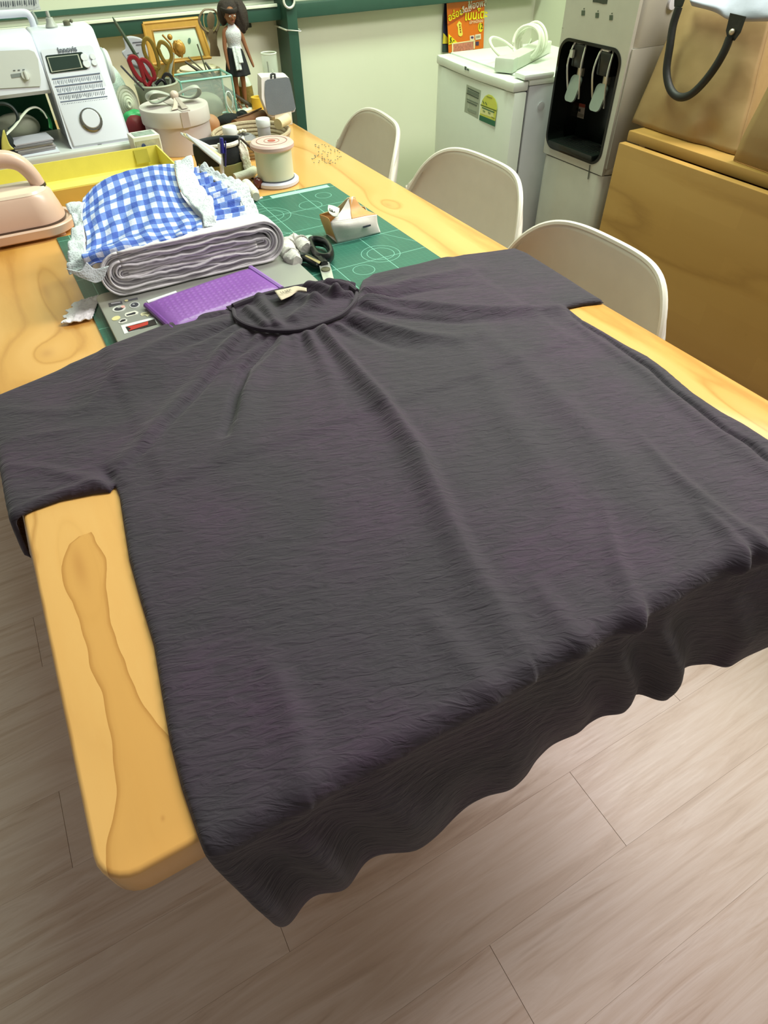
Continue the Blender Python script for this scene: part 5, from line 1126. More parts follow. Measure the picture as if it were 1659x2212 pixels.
# clutter on the machine bed
nbk_ = [ony(px, py, 1.90) for px, py in ((28, 302), (108, 280))]
nb_ = thing('notebook_stack', 'stack of grey-covered notes on the sewing machine bed', 'notebook', (.08, 1.94, BZ+.003))
ang = math.atan2(nbk_[1][1]-nbk_[0][1], nbk_[1][0]-nbk_[0][0])+.12
for k in range(5):
    obj('page_block' if k < 4 else 'cover', xf(box(-.045, .045, -.035, .035, 0, .0042, .0012), TR((.072+.002*math.sin(k*2), 1.925+.002*math.cos(k*3), BZ+.003+k*.0047), (0, 0, .10+.03*math.sin(k*1.7)))), mat(('#b9b6b8', '#8d8a8c', '#c9c5c2', '#77767c', '#a9a8b4')[k], .6), nb_)
obj('white_strap', tube([ony(px, py, d) for px, py, d in ((12, 292, 1.90), (32, 272, 1.93), (48, 250, 1.95), (62, 236, 1.96), (78, 232, 1.965), (92, 240, 1.965), (102, 256, 1.96))], .0042, 8, smooth=36, flat=.5), mat('#c9cdbd', .6), label='white strap looping over the notes on the machine bed', cat='strap')
obj('power_cable', tube([ony(px, py, d) for px, py, d in ((-20, 226, 1.95), (8, 224, 1.95), (26, 232, 1.95), (38, 250, 1.945), (36, 266, 1.94), (20, 280, 1.93))], .004, 8, smooth=36), mat('#10201c', .4), label='black cord curling under the sewing machine arm', cat='cord')
obj('charger_pouch', blob((.055, 2.00, BZ+.036), (.055, .03, .032), 5, .06, 2, floor=BZ+.003), mat('#8d947f', .6, bump=.2), label='grey-green rounded pouch at the back of the machine bed', cat='pouch')
obj('black_fur_ball', blob((.0, 1.905, BZ+.03), (.034, .03, .03), 8, .28, 5, floor=BZ+.003), mat('#0c1413', .9, bump=.8, bscale=150), label='black fluffy bundle beside the notes on the machine bed', cat='cloth')
obj('green_ribbon', tube([ony(px, py, d) for px, py, d in ((88, 238, 1.985), (100, 248, 1.98), (108, 262, 1.97), (110, 278, 1.96))], .006, 8, smooth=24, flat=.35), mat('#2f8f4c', .35), label='shiny green ribbon beside the notes on the machine bed', cat='ribbon')
A = patch([[ony(px, py, 1.872) for px, py in r_] for r_ in (((6, 282), (9, 280)), ((3, 305), (20, 310)), ((4, 330), (31, 322)))], 6, 10); obj('yellow_note', surf(A), mat('#c9c568', .7), label='pointed yellow paper slip between iron and machine bed', cat='paper', smooth=180, solid=-.0008)

# ================================================================ clutter behind and beside
def on_t(px, py): return onz(px, py, TZ)
# little white carton behind the yellow box
wx = thing('carton', 'small white printed carton beside the sewing machine', 'box', (.345, 1.905, TZ))
M_ = TR((.325, 1.834, TZ), (0, 0, .04)); obj('carton_body', cbox(.066, .056, .064, .001, 1, M_), mat('#d9ded3', .5, var=.03), wx)
obj('top_print', cbox(.05, .036, .0006, 0, 1, M_ @ TR((0, .0, .0642))), mat('#9fb0a4', .5, var=.4, scale=90), wx); obj('front_print', xf(box(-.03, .03, -.0008, 0, .008, .03), M_ @ TR((0, -.0283, .026))), mat('#b9b9a0', .5, var=.3, scale=80), wx)
obj('seal_dot', lathe([(0, 0), (.005, 0), (.005, .0008), (0, .0008)], 14, M_ @ TR((-.012, -.0291, .045), (R(90), 0, 0))), mat('#3a4a7a', .5), wx)
# cellophane bag of lace, green tissue, red cloth
obj('lace_bundle', blob((.330, 2.118, TZ+.083), (.036, .036, .083), 14, .16, 4, floor=TZ), lace_mat('#cfe2cf', .2), label='cellophane bundle of pale green-white lace beside the machine wheel', cat='lace')
obj('lace_rosette', join(*[tube([(.347+.024*math.cos(a)*(1-.2*k), 2.065-.004*k, TZ+.085+.036*math.sin(a)*(1-.2*k)) for a in np.linspace(0, 6.283, 25)[:-1]], .005, 6, closed=True) for k in range(5)]), mat('#c6cdb6', .8, bump=.5), label='cream lace rosette before the lace bundle', cat='lace')
obj('green_tissue', blob((.345, 2.01, TZ+.06), (.028, .018, .02), 22, .3, 4), mat('#2f9a57', .4), label='bright green tissue scrap under the lace rosette', cat='tissue')
obj('red_cloth', blob((.335, 1.960, TZ+.03), (.032, .026, .05), 25, .14, 3, floor=TZ), mat('#6d1018', .6, bump=.3), label='dark red folded cloth between machine and round box', cat='cloth')
obj('yellow_ribbon', tube([(.395, 1.965, TZ+.058), (.405, 1.962, TZ+.045), (.418, 1.958, TZ+.03)], .005, 6, flat=.3), mat('#e0d838', .5), label='yellow ribbon end beside the red cloth', cat='ribbon')
# round gift box with bow
gb = thing('round_box', 'round dusty lilac gift box with a ribbon bow on its lid', 'box', (.432, 1.905, TZ))
LIL = mat('#bdb3b2', .55, var=.03); LL2 = mat('#c5bfba', .55, var=.03); gz = TZ+.1
obj('box_body', lathe([(0, 0), (.082, 0), (.083, .001), (.083, .072), (0, .072)], 48, TR((.432, 1.905, TZ))), LIL, gb)
obj('lid', lathe([(.083, .066), (.087, .066), (.0875, .068), (.0875, .098), (.086, .1005), (0, .1005)], 48, TR((.432, 1.905, TZ))), LL2, gb)
RBN = mat('#b3a8a4', .4, var=.05); RB2 = mat('#cdbcae', .45); gtop = TZ+.1008
obj('ribbon_band', box(.424, .444, 1.8165, 1.8185, TZ+.066, TZ+.0995), RBN, gb); obj('ribbon_band', xf(box(-.011, .011, -.086, .087, 0, .001), TR((.432, 1.905, gtop), (0, 0, .1))), RBN, gb)
for sgn, px in ((-1, (345, 205)), (1, (410, 203))):
    c = Vector((.437, 1.90, gtop+.02)); A = []
    for s in np.linspace(0, 1, 24):
        a = s*math.pi*2; r_ = .055*math.sin(s*math.pi); cen = c+Vector((sgn*(.006+.062*math.sin(s*math.pi)), -.014*math.sin(a)-.0, .014*math.sin(a)+.004*math.sin(s*math.pi)))
        A.append([cen+Vector((0, dy, dz)) for dy, dz in ((-.014*math.sin(s*math.pi)-.004, -.002), (0, .002), (.014*math.sin(s*math.pi)+.004, -.002))])
    obj('bow_loop', surf(np.array(A, float)), mat('#aeb2a8', .35, var=.04), gb, smooth=180, solid=-.0012)
obj('bow_knot', blob((.437, 1.893, gtop+.022), (.011, .008, .010), 3, .12), RB2, gb)
for dx, dy in ((-.022, -.055), (.004, -.06)): obj('bow_tail', surf(patch([[(.434, 1.892, gtop+.02), (.442, 1.892, gtop+.02)], [(.434+dx*.5, 1.892+dy*.5, gtop+.008), (.446+dx*.5, 1.894+dy*.5, gtop+.009)], [(.43+dx, 1.892+dy, gtop+.003), (.448+dx, 1.896+dy, gtop+.003)]], 6, 14)), RB2 if dx < 0 else mat('#a89d94', .4), gb, smooth=180, solid=-.001)
# pot holding scissors
pc = (.438, 2.08); ptz = .875
pot = thing('tool_pot', 'grey-green pot holding scissors behind the round box', 'pot', (*pc, TZ))
obj('pot_wall', lathe([(0, 0), (.045, 0), (.058, .118), (.054, .118), (.043, .006), (0, .006)], 32, TR((*pc, TZ))), mat('#8d927f', .5), pot)
obj('pot_rim', tube([(pc[0]+.056*math.cos(a), pc[1]+.056*math.sin(a), TZ+.118) for a in np.linspace(0, 6.283, 33)[:-1]], .003, 6, closed=True), mat('#a3a896', .5), pot)
def scissors(label, col, loops, shank, tipp, D, r=.0042, metal=0.0):
    t = thing('scissors', label, 'scissors', tuple(ony(*tipp, D)), 'scissors in the tool pot'); m_ = mat(col, .3, metal, var=.1)
    for L in loops: obj('handle_bow', tube([ony(px, py, D) for px, py in L], r, 8, closed=True, smooth=32, flat=1.2), m_, t)
    for S in shank: obj('handle_shank', tube([ony(px, py, D) for px, py in S], r*1.1, 8, smooth=12), m_, t)
    b0_ = ony(*shank[0][-1], D); e_ = np.array([pc[0]*.6+b0_[0]*.4, pc[1], TZ+.014])
    for k in (-1, 1): obj('blade', tube([b0_+np.array([.002*k, .001*k, 0]), e_+np.array([.003*k, 0, 0])], (.005, .002), 6, flat=.3), STEEL, t)
    return t
def zc_(x, y): return 220+x/6.504, y/6.504
scissors('scissors with dark red handles standing in the tool pot', '#7c0f1c', [[zc_(*p) for p in ((380, 850), (410, 805), (470, 810), (520, 880), (560, 1000), (590, 1100), (560, 1130), (500, 1080), (430, 970))], [zc_(*p) for p in ((540, 850), (590, 845), (650, 890), (710, 980), (740, 1080), (700, 1120), (640, 1060), (580, 950))]], [[zc_(570, 1100), zc_(600, 1160), zc_(640, 1220)], [zc_(710, 1100), zc_(680, 1160), zc_(650, 1220)]], zc_(650, 1220), 2.055, .0048)
scissors('scissors with gold handles standing tallest in the tool pot', '#8a7432', [[zc_(*p) for p in ((580, 640), (600, 560), (640, 540), (700, 600), (760, 740), (800, 900), (790, 965), (730, 950), (650, 850), (600, 740))], [zc_(*p) for p in ((790, 680), (815, 600), (870, 600), (940, 670), (980, 780), (960, 860), (900, 880), (840, 800))]], [[zc_(780, 950), zc_(760, 1040), zc_(740, 1120)], [zc_(930, 880), zc_(900, 980), zc_(850, 1080), zc_(790, 1140)]], zc_(760, 1140), 2.07, .0042, .5)
scissors('scissors with thin black handles in the tool pot', '#17161a', [[zc_(*p) for p in ((860, 1090), (900, 1040), (960, 1060), (1010, 1140), (1010, 1200), (960, 1230), (900, 1190))]], [[zc_(880, 1150), zc_(840, 1120), zc_(800, 1140), zc_(760, 1190)]], zc_(760, 1190), 2.05, .0036)
def stick_in(name, lab, cat, pts, r, col, D, rough=.5, fl=1.0, extra=None):
    e_ = np.array([pc[0]+.01, pc[1], TZ+.012]); return obj(name, tube([ony(*zc_(*p), D) for p in pts]+[e_], r, 8, flat=fl), mat(col, rough), label=lab, cat=cat)
stick_in('knitting_needle', 'long dark green pointed needle leaning out of the tool pot', 'needle', ((150, 240), (200, 330), (360, 580), (520, 850)), (.0012, .004, .0045, .0045, .004), '#3d4a34', 2.085)
stick_in('ruler', 'short dark ruler leaning left out of the tool pot', 'ruler', ((270, 930), (420, 1090), (560, 1230)), .0085, '#3a343c', 2.05, .4, .3)
stick_in('plastic_spatula', 'pale plastic spatula standing in the tool pot', 'tool', ((1000, 740), (980, 900), (960, 1000)), (.009, .007, .007, .003), '#b9bfb6', 2.10, .3, .4)
obj('figure_pin', join(blob(tuple(ony(*zc_(1085, 680), 2.12)), (.016, .012, .018), 4, .35, 5), sphere(.007, tuple(ony(*zc_(955, 520), 2.12)), n=10), tube([ony(*zc_(850, 490), 2.12), ony(*zc_(960, 610), 2.12), ony(*zc_(1010, 740), 2.115), (pc[0]+.02, pc[1]+.01, TZ+.02)], .0028, 6)), mat('#b98a3a', .4, .3, var=.35, scale=90), label='gold ornament on a pin sticking out of the tool pot', cat='ornament')
A = patch([[ony(*zc_(*p), 2.13) for p in r_] for r_ in (((295, 530), (400, 505), (530, 530), (600, 580)), ((330, 680), (430, 660), (560, 660), (640, 700)), ((280, 740), (420, 780), (560, 800), (660, 860)), ((400, 900), (480, 940), (580, 980), (680, 1060)))], 14, 14)
cdo = obj('paper_card', surf(A), mat('#b6b6be', .6), label='white printed card with notched side behind the scissors', cat='card', smooth=180, solid=-.001)
for a, b_ in (((430, 600), (560, 588)), ((480, 632), (600, 622)), ((360, 775), (520, 742))): decal('printed_line', [zc_(a[0], a[1]-6), zc_(b_[0], b_[1]-6), zc_(b_[0], b_[1]+6), zc_(a[0], a[1]+6)], mat('#54545e', .6), cdo, lambda x, y: ony(x, y, 2.1285), (0, 0, 0))
obj('card_stand', box(*sorted((ony(*zc_(400, 900), 2.131)[0], ony(*zc_(660, 900), 2.131)[0])), 2.131, 2.140, TZ, ony(*zc_(500, 900), 2.131)[2]), mat('#9a9a94', .6), label='grey holder carrying the printed card', cat='holder')
# picture frame leaning on the wall
fo_ = lambda px, py: onp(px, py, (0, 2.355, .86), (0, -1, .18))
def barf(name, a, b_, c, d, m_, par, off): return decal(name, [a, b_, c, d], m_, par, fo_, off)
pf = thing('picture_frame', 'gold wooden picture frame leaning on the wall behind the pot', 'picture frame', tuple(fo_(380, 120)))
GD = mat('#c99a45', .35, .15, var=.1, scale=60); GD2 = mat('#a97c30', .4, .15, var=.1)
O = [zc_(572, 330), zc_(1345, 252), zc_(1530, 800), zc_(700, 900)]; I = [zc_(700, 425), zc_(1310, 370), zc_(1450, 790), zc_(790, 860)]; Mid = [tuple((np.array(o)+np.array(i))/2) for o, i in zip(O, I)]
def ribbar(nm, p, q, r_, m_): obj(nm, tube([fo_(*p)+np.array([0, -.004, 0]), fo_(*q)+np.array([0, -.004, 0])], r_, 8), m_, pf)
for k in range(4):
    j = (k+1) % 4; nm = 'frame_rail'
    decal(nm, [O[k], O[j], I[j], I[k]], GD, pf, fo_, (0, -.006, 0)); ribbar('frame_bead', O[k], O[j], .0045, GD); ribbar('frame_bead', I[k], I[j], .003, GD2)
decal('picture', I, mat('#d9e6cf', .4, var=.08, scale=12), pf, fo_, (0, -.002, 0)); decal('backing', O, GD2, pf, fo_, (0, .004, 0))
decal('picture_mark', [zc_(1225+22*math.cos(a), 570+42*math.sin(a)) for a in np.linspace(0, 6.283, 13)[:-1]], mat('#5f7a6a', .5), pf, fo_, (0, -.0035, 0))
# woven basket with brushes; the figure stands on it
bc = (.612, 2.265); bkz = .858
bs = thing('woven_basket', 'brown woven basket holding brushes below the dancer figure', 'basket', (*bc, TZ)); BR = mat('#7d5e42', .8, var=.25, scale=120, bump=.6, bscale=160)
for k in range(9): obj('basket_coil', tube([(bc[0]+(.058+.003*math.sin(k))*math.cos(a), bc[1]+(.05)*math.sin(a), TZ+.006+.0118*k) for a in np.linspace(0, 6.283, 33)[:-1]], .0062, 8, closed=True), BR if k < 8 else mat('#cdb793', .7), bs)
obj('basket_lid', lathe([(0, 0), (.055, 0), (.055, .004), (0, .004)], 28, TR((bc[0], bc[1], .8565))), mat('#ece4c4', .6), bs)
def fig(px): return [(ony(a, b, 2.265)[0], ony(a, b, 2.265)[2]) for a, b in px]
def zd(x, y): return 400+x/5.925, y/5.925
figp = [zd(*p) for p in ((325, 715), (320, 560), (290, 480), (230, 400), (170, 310), (160, 260), (185, 170), (225, 110), (300, 100), (360, 105), (420, 170), (450, 250), (440, 320), (420, 380), (410, 480), (410, 580), (440, 650), (450, 712))]
hol1 = [zd(*p) for p in ((240, 240), (250, 190), (280, 160), (235, 175), (195, 230), (185, 290), (230, 350), (280, 400), (290, 370), (250, 310))]
dn = thing('dancer_figure', 'flat brown wooden dancer figure with arms raised, on the basket lid', 'figurine', (bc[0], bc[1], .861)); BRW = mat('#7a6650', .5, var=.06)
VXZ = Matrix(((1, 0, 0, 0), (0, 0, -1, 2.270), (0, 1, 0, 0), (0, 0, 0, 1)))
bodyp = fig([zd(*p) for p in ((325, 722), (322, 560), (292, 480), (262, 420), (275, 385), (300, 400), (318, 360), (345, 360), (360, 400), (380, 385), (412, 400), (408, 480), (412, 580), (440, 650), (452, 722))])
obj('torso', prism(bodyp, .006, VXZ, .001), BRW, dn)
obj('head', prism(fig([zd(330+52*math.cos(a)*(1 if math.sin(a) < 0 else .9), 265+112*math.sin(a)) for a in np.linspace(0, 6.283, 25)[:-1]]), .006, VXZ, .001), BRW, dn)
for L, r_ in (([(275, 405), (215, 350), (180, 280), (190, 200), (240, 130), (300, 118)], 1), ([(395, 400), (420, 340), (432, 270), (415, 190), (370, 130), (300, 118)], 1)): obj('arm', tube([ony(*zd(*p), 2.267) for p in L], (.0075, .0065, .005, .0045, .004), 8, smooth=24, flat=.6), BRW, dn)
obj('gold_edge', tube([ony(*zd(*p), 2.2625) for p in ((240, 175), (235, 260), (250, 340), (285, 395), (300, 405))], .0015, 5, smooth=16), mat('#d9c48a', .3, .5), dn); obj('gold_edge', tube([ony(*zd(*p), 2.2625) for p in ((400, 190), (415, 260), (400, 340), (365, 400))], .0015, 5, smooth=16), mat('#d9c48a', .3, .5), dn)
for k, (p, q, col, lab) in enumerate((((0, 790), (240, 950), '#4a4436', 'dark slanted brush before the basket'), ((40, 730), (150, 830), '#6d6a52', 'thin olive brush before the basket'), ((155, 565), (225, 770), '#5a5c48', 'thin upright needle before the basket'), ((255, 800), (380, 970), '#55524c', 'grey metal clip stick before the basket'))):
    a_, b_ = ony(*zd(*p), 2.202), ony(*zd(*q), 2.202); e_ = b_+(b_-a_)/np.linalg.norm(b_-a_)*max(.02, (b_[2]-TZ-.004)/max(.15, (a_[2]-b_[2])/np.linalg.norm(b_-a_)))
    e_[2] = max(e_[2], TZ+.004); obj('craft_stick', tube([a_, b_, e_], (.003, .0055, .005) if k in (0, 3) else .0022, 8), mat(col, .5), label=lab, cat='brush')

# ---------------------------------------------------------------- fashion doll
dl_ = (.715, 2.205); DHt = .262
doll = thing('doll', 'fashion doll with big dark curly hair, white lace top and black skirt', 'doll', (*dl_, TZ)); SK = mat('#8a5a3c', .45, var=.04)
def skin_body(name, joints, bones, rad, m_, parent, sub_=2):
    me = bpy.data.meshes.new(name); me.from_pydata(joints, bones, []); o = bpy.data.objects.new(name, me); C.objects.link(o)
    sk = o.modifiers.new('skin', 'SKIN'); 
    for v, r_ in zip(me.skin_vertices[0].data, rad): v.radius = (r_, r_)
    me.skin_vertices[0].data[0].use_root = True; ss = o.modifiers.new('sub', 'SUBSURF'); ss.levels = sub_; ss.render_levels = sub_; bpy.context.view_layer.update()
    ev = bpy.data.meshes.new_from_object(o.evaluated_get(bpy.context.evaluated_depsgraph_get())); g = ([tuple(v.co) for v in ev.vertices], [tuple(p.vertices) for p in ev.polygons]); bpy.data.objects.remove(o)
    return obj(name, g, m_, parent, smooth=180)
x, y = dl_; h = DHt; hz = lambda t: TZ+h*t
J = [(x, y, hz(.52)), (x, y, hz(.60)), (x+.002, y-.003, hz(.70)), (x+.002, y, hz(.77)), (x+.001, y-.003, hz(.815)),
     (x+.024, y, hz(.755)), (x+.033, y-.004, hz(.62)), (x+.041, y-.010, hz(.50)), (x+.045, y-.014, hz(.44)), (x+.047, y-.017, hz(.405)),
     (x-.022, y, hz(.755)), (x-.030, y-.004, hz(.62)), (x-.031, y-.010, hz(.50)), (x-.030, y-.014, hz(.44)), (x-.029, y-.017, hz(.405)),
     (x+.011, y, hz(.48)), (x+.012, y-.002, hz(.26)), (x+.011, y+.002, hz(.15)), (x+.010, y, hz(.035)), (x+.010, y-.016, hz(.008)),
     (x-.011, y, hz(.48)), (x-.012, y-.002, hz(.26)), (x-.011, y+.002, hz(.15)), (x-.010, y, hz(.035)), (x-.010, y-.016, hz(.008))]
Bn = [(0, 1), (1, 2), (2, 3), (3, 4), (3, 5), (5, 6), (6, 7), (7, 8), (8, 9), (3, 10), (10, 11), (11, 12), (12, 13), (13, 14), (0, 15), (15, 16), (16, 17), (17, 18), (18, 19), (0, 20), (20, 21), (21, 22), (22, 23), (23, 24)]
Rd = [.018, .0135, .018, .013, .0062, .0085, .0062, .0048, .0042, .0026, .0085, .0062, .0048, .0042, .0026, .0125, .0075, .0075, .0042, .0028, .0125, .0075, .0075, .0042, .0028]
skin_body('body', J, Bn, Rd, SK, doll)
hd = Vector((x+.001, y-.006, hz(.885)))
hb = blob(tuple(hd), (.0165, .0185, .0225), 1, .0, n=24); V_h = []
for p in hb[0]:
    q = Vector(p)-hd
    if q.y < 0: q.x *= 1-.25*max(0, -q.z/.0225); q.y *= 1-.18*max(0, -q.z/.0225-.3)
    if q.z < -.008: q.x *= .88
    V_h.append(tuple(hd+q))
head = obj('head', (V_h, hb[1]), SK, doll, smooth=180)
hxf = Matrix.Rotation(R(8), 4, 'Z')
for s in (-1, 1):
    ex = Vector((hd.x+s*.0062, hd.y-.0168, hd.z+.0008)); sub('eye', sphere(.0031, tuple(ex), (1.2, .5, .75), 12), mat('#e9e4dc', .3), head); sub('iris', sphere(.0016, tuple(ex+Vector((0, -.0012, 0))), (1, .5, 1), 10), mat('#2a1a12', .2), head)
    sub('eyebrow', tube([ex+Vector((-s*.0035, -.0008, .0045)), ex+Vector((0, -.0010, .0056)), ex+Vector((s*.0038, .0008, .0046))], .0006, 5), mat('#2a1a12', .6), head); sub('ear', sphere(.0035, (hd.x+s*.0162, hd.y+.001, hd.z-.001), (.5, .8, 1.1), 10), SK, head)
sub('nose', blob((hd.x, hd.y-.0195, hd.z-.005), (.0020, .0026, .0036), 1, .02, n=12), SK, head); sub('lips', tube([(hd.x-.0042, hd.y-.0163, hd.z-.0108), (hd.x, hd.y-.0176, hd.z-.0112), (hd.x+.0042, hd.y-.0163, hd.z-.0108)], (.0005, .0013, .0005), 6, smooth=8), mat('#8a3a34', .35), head)
HR = mat('#2e221a', .75, var=.3, scale=120, bump=.9, bscale=260)
obj('hair', blob((x+.004, y+.010, hz(.925)), (.030, .024, .030), 6, .12, 5, n=36), HR, doll, smooth=180)
obj('hair', blob((x+.033, y+.006, hz(.86)), (.024, .022, .040), 9, .20, 5, n=36), HR, doll, smooth=180); obj('hair', blob((x-.016, y+.014, hz(.90)), (.013, .016, .028), 12, .20, 5, n=30), HR, doll, smooth=180)
obj('headband', tube([(x+.001+.0205*math.cos(a), y-.002+.022*math.sin(a), hz(.945)+.004*math.sin(a)) for a in np.linspace(0, 6.283, 25)[:-1]], .0045, 8, closed=True, flat=1.3), mat('#241c18', .8), doll)
tp_ = [(.0195, .585), (.0185, .60), (.0175, .63), (.021, .68), (.0225, .715), (.021, .75), (.014, .785), (.0085, .81), (.0075, .82)]
A = np.array([[(x+.001+r_*1.08*math.cos(a), y-.002+r_*.92*math.sin(a), hz(t)) for a in np.linspace(0, 2*math.pi, 33)] for r_, t in tp_]); A = patch(A, 48, 28)
msk = obj('lace_top', surf(A), lace_mat('#dcd8dc', .22), doll, smooth=180, solid=-.001)
A = np.array([[(x+(r_+.0015*math.sin(9*a)*k)*1.05*math.cos(a), y-.001+(r_+.0015*math.sin(9*a)*k)*math.sin(a), hz(t)) for a in np.linspace(0, 2*math.pi, 73)] for r_, t, k in ((.0185, .605, 0), (.023, .56, .3), (.027, .50, .6), (.031, .42, 1), (.034, .345, 1.4))])
obj('skirt', surf(patch(A, 96, 24)), mat('#10141a', .7, bump=.2), doll, smooth=180, solid=-.001)
A = patch([[(x-.016+dx, y-.026-k*.0042, hz(t)) for dx in (0, .009, .018)] for k, t in enumerate((.625, .56, .49, .41))], 10, 20); U_, V_ = np.meshgrid(np.linspace(0, 1, 10), np.linspace(0, 1, 20)); A[..., 1] -= .0015*np.sin(U_*12); obj('lace_sash', surf(A), lace_mat('#dfe3dd', .22), doll, smooth=180, solid=-.001)
A = patch([[(x-.004+dx, y-.027-k*.0040, hz(t)) for dx in (0, .006, .013)] for k, t in enumerate((.615, .57, .52, .475))], 8, 14); obj('lace_sash', surf(A), lace_mat('#dfe3dd', .22), doll, smooth=180, solid=-.001)
obj('stand', join(lathe([(0, 0), (.032, 0), (.030, .004), (0, .005)], 24, TR((x, y+.006, TZ))), tube([(x, y+.026, TZ+.004), (x, y+.024, hz(.55)), (x, y+.014, hz(.58))], .0018, 6)), mat('#d9e6da', .3), doll)
# ---------------------------------------------------------------- glass box with teal edges
gx0, gx1, gy0, gy1, gz1 = .505, .655, 2.085, 2.185, .862
gbx = thing('glass_box', 'small clear acrylic box with teal edges before the doll', 'box', ((gx0+gx1)/2, (gy0+gy1)/2, TZ)); TE = mat('#7fbcb0', .25); GLS = glass('#cfe6de', .16)
for a, b_ in (((gx0, gy0), (gx1, gy0)), ((gx1, gy0), (gx1, gy1)), ((gx1, gy1), (gx0, gy1)), ((gx0, gy1), (gx0, gy0))):
    for z in (TZ+.003, gz1): obj('edge_bar', tube([(*a, z), (*b_, z)], .003, 6), TE, gbx)
    obj('edge_bar', tube([(*a, TZ+.001), (*a, gz1)], .0026, 6), TE, gbx); q = sorted((a, b_)); obj('pane', box(min(a[0], b_[0])-.0006, max(a[0], b_[0])+.0006, min(a[1], b_[1])-.0006, max(a[1], b_[1])+.0006, TZ+.004, gz1-.003), GLS, gbx, smooth=0)
obj('grey_cloth', blob((.575, 2.135, TZ+.035), (.055, .035, .036), 31, .14, 3, floor=TZ+.0012), mat('#8d917e', .8, bump=.3), label='grey-green cloth folded inside the acrylic box', cat='cloth')
obj('ribbon_loop', tube([(.635+.010*math.cos(a), 2.078, TZ+.055+.022*math.sin(a)) for a in np.linspace(-1.0, 4.2, 20)]+[(.648, 2.076, TZ+.003)], .0022, 6), mat('#cfe0da', .4), label='thin pale ribbon loop hanging on the acrylic box', cat='ribbon')
# ---------------------------------------------------------------- things around the doll's feet
obj('scrunchie', join(blob((.610, 2.04, TZ+.016), (.034, .016, .016), 17, .22, 5, floor=TZ), blob((.655, 2.045, TZ+.017), (.02, .017, .017), 19, .22, 5, floor=TZ)), mat('#0d1414', .9, bump=.8, bscale=200), label='black fluffy scrunchie at the doll\'s feet', cat='scrunchie')
obj('pink_scrap', blob((.60, 1.985, TZ+.006), (.03, .014, .008), 23, .3, 5, floor=TZ), mat('#d9c9cf', .8), label='crumpled pale pink scrap before the black scrunchie', cat='scrap')
obj('tan_pouch', blob((.545, 2.00, TZ+.022), (.026, .02, .024), 27, .12, 3, floor=TZ), mat('#a97f5c', .6, bump=.2), label='small tan pouch beside the round box', cat='pouch')
rl = thing('leather_roll', 'rolled brown leather case with white end at the doll\'s feet', 'case', (.665, 2.01, TZ)); ra, rb = np.array([.605, 1.965, TZ+.0165]), np.array([.713, 2.025, TZ+.0165])
obj('roll', tube([ra, rb], .016, 18), mat('#6b4426', .55, var=.15, bump=.2), rl); obj('roll_end', tube([rb, rb+(rb-ra)*.09], .0145, 18), mat('#d3cdb9', .6), rl); obj('tie', tube([ra+(rb-ra)*.1+np.array([0, 0, .018]), (ra+rb)/2+np.array([0, -.004, .0185]), rb+np.array([.0, .006, .018])], .0022, 6), mat('#4a2f1c', .6), rl)
obj('brown_pad', box(.62, .73, 2.055, 2.15, TZ, TZ+.008, .002), mat('#7d5230', .6, var=.15), label='flat brown leather pad beneath the acrylic box edge', cat='pad') if False else None
obj('tweezers', tube([(.700, 2.045, TZ+.006), (.735, 2.035, TZ+.02), (.748, 2.015, TZ+.012)], (.0015, .004, .003), 6, flat=.5), mat('#6d6f70', .3, .7), label='dark metal tweezers beside the leather roll', cat='tweezers')
vs = thing('cone_bottle', 'small pale bottle with brown patterned side behind the doll', 'bottle', (.748, 2.255, TZ)); obj('bottle_body', lathe([(0, 0), (.024, 0), (.021, .05), (.014, .07), (.008, .076), (0, .077)], 24, TR((.748, 2.255, TZ))), mat('#cfdccb', .3), vs); obj('pattern_band', lathe([(.0242, .006), (.0216, .05), (.0206, .051)], 24, TR((.748, 2.255, TZ))), mat('#8a7434', .5, var=.35, scale=150), vs)
obj('yellow_tape_roll', lathe([(.012, 0), (.022, 0), (.022, .03), (.012, .03), (.012, 0)], 24, TR((.770-.008, 2.19, TZ))), mat('#e0b83c', .5), label='yellow tape roll beside the cone bottle', cat='tape')
obj('blue_carton', box(.757, .78, 2.10, 2.135, TZ, TZ+.045, .001), mat('#a9b3d6', .5, var=.15, scale=60), label='small pale blue carton beside the grey speaker', cat='box')
# ---------------------------------------------------------------- speaker and glass
spk = thing('speaker', 'small grey mesh speaker leaning back at the table corner', 'speaker', (.745, 1.965, TZ)); SY = 1.955
def onsp(px, py): return onp(px, py, (0, SY, TZ+.02), (0, -1, .22))
quad = [zd(*p) for p in ((1020, 1040), (1050, 1020), (1290, 990), (1325, 1000), (1350, 1080), (1410, 1380), (1390, 1415), (1120, 1480), (1060, 1465), (1040, 1400), (1015, 1200))]
out_ = [zd(*p) for p in ((975, 1000), (1010, 990), (1300, 985), (1330, 1000), (1415, 1380), (1400, 1430), (1120, 1500), (1065, 1480), (980, 1260))]
P = [onsp(*p) for p in out_]; V = [tuple(p) for p in P]+[tuple(p+np.array([0, .028, .006])) for p in P]; k = len(P); obj('shell', (V, [tuple(range(k)), tuple(range(2*k-1, k-1, -1))]+[(i, (i+1) % k, k+(i+1) % k, k+i) for i in range(k)]), mat('#cfc9c9', .4), spk)
decal('mesh_front', quad, mat('#62676f', .8, bump=.5, bscale=900), spk, onsp, (0, -.003, .0008))
decal('port', [zd(1170, 1445), zd(1205, 1440), zd(1205, 1452), zd(1172, 1457)], mat('#22262a', .4), spk, onsp, (0, -.0015, .0004))
zmin = min(p[2] for p in P)
obj('foot', box(P[6][0]+.006, P[5][0]-.01, SY+.0, SY+.06, TZ, zmin+.008, .002), mat('#d8d4c4', .5), spk)
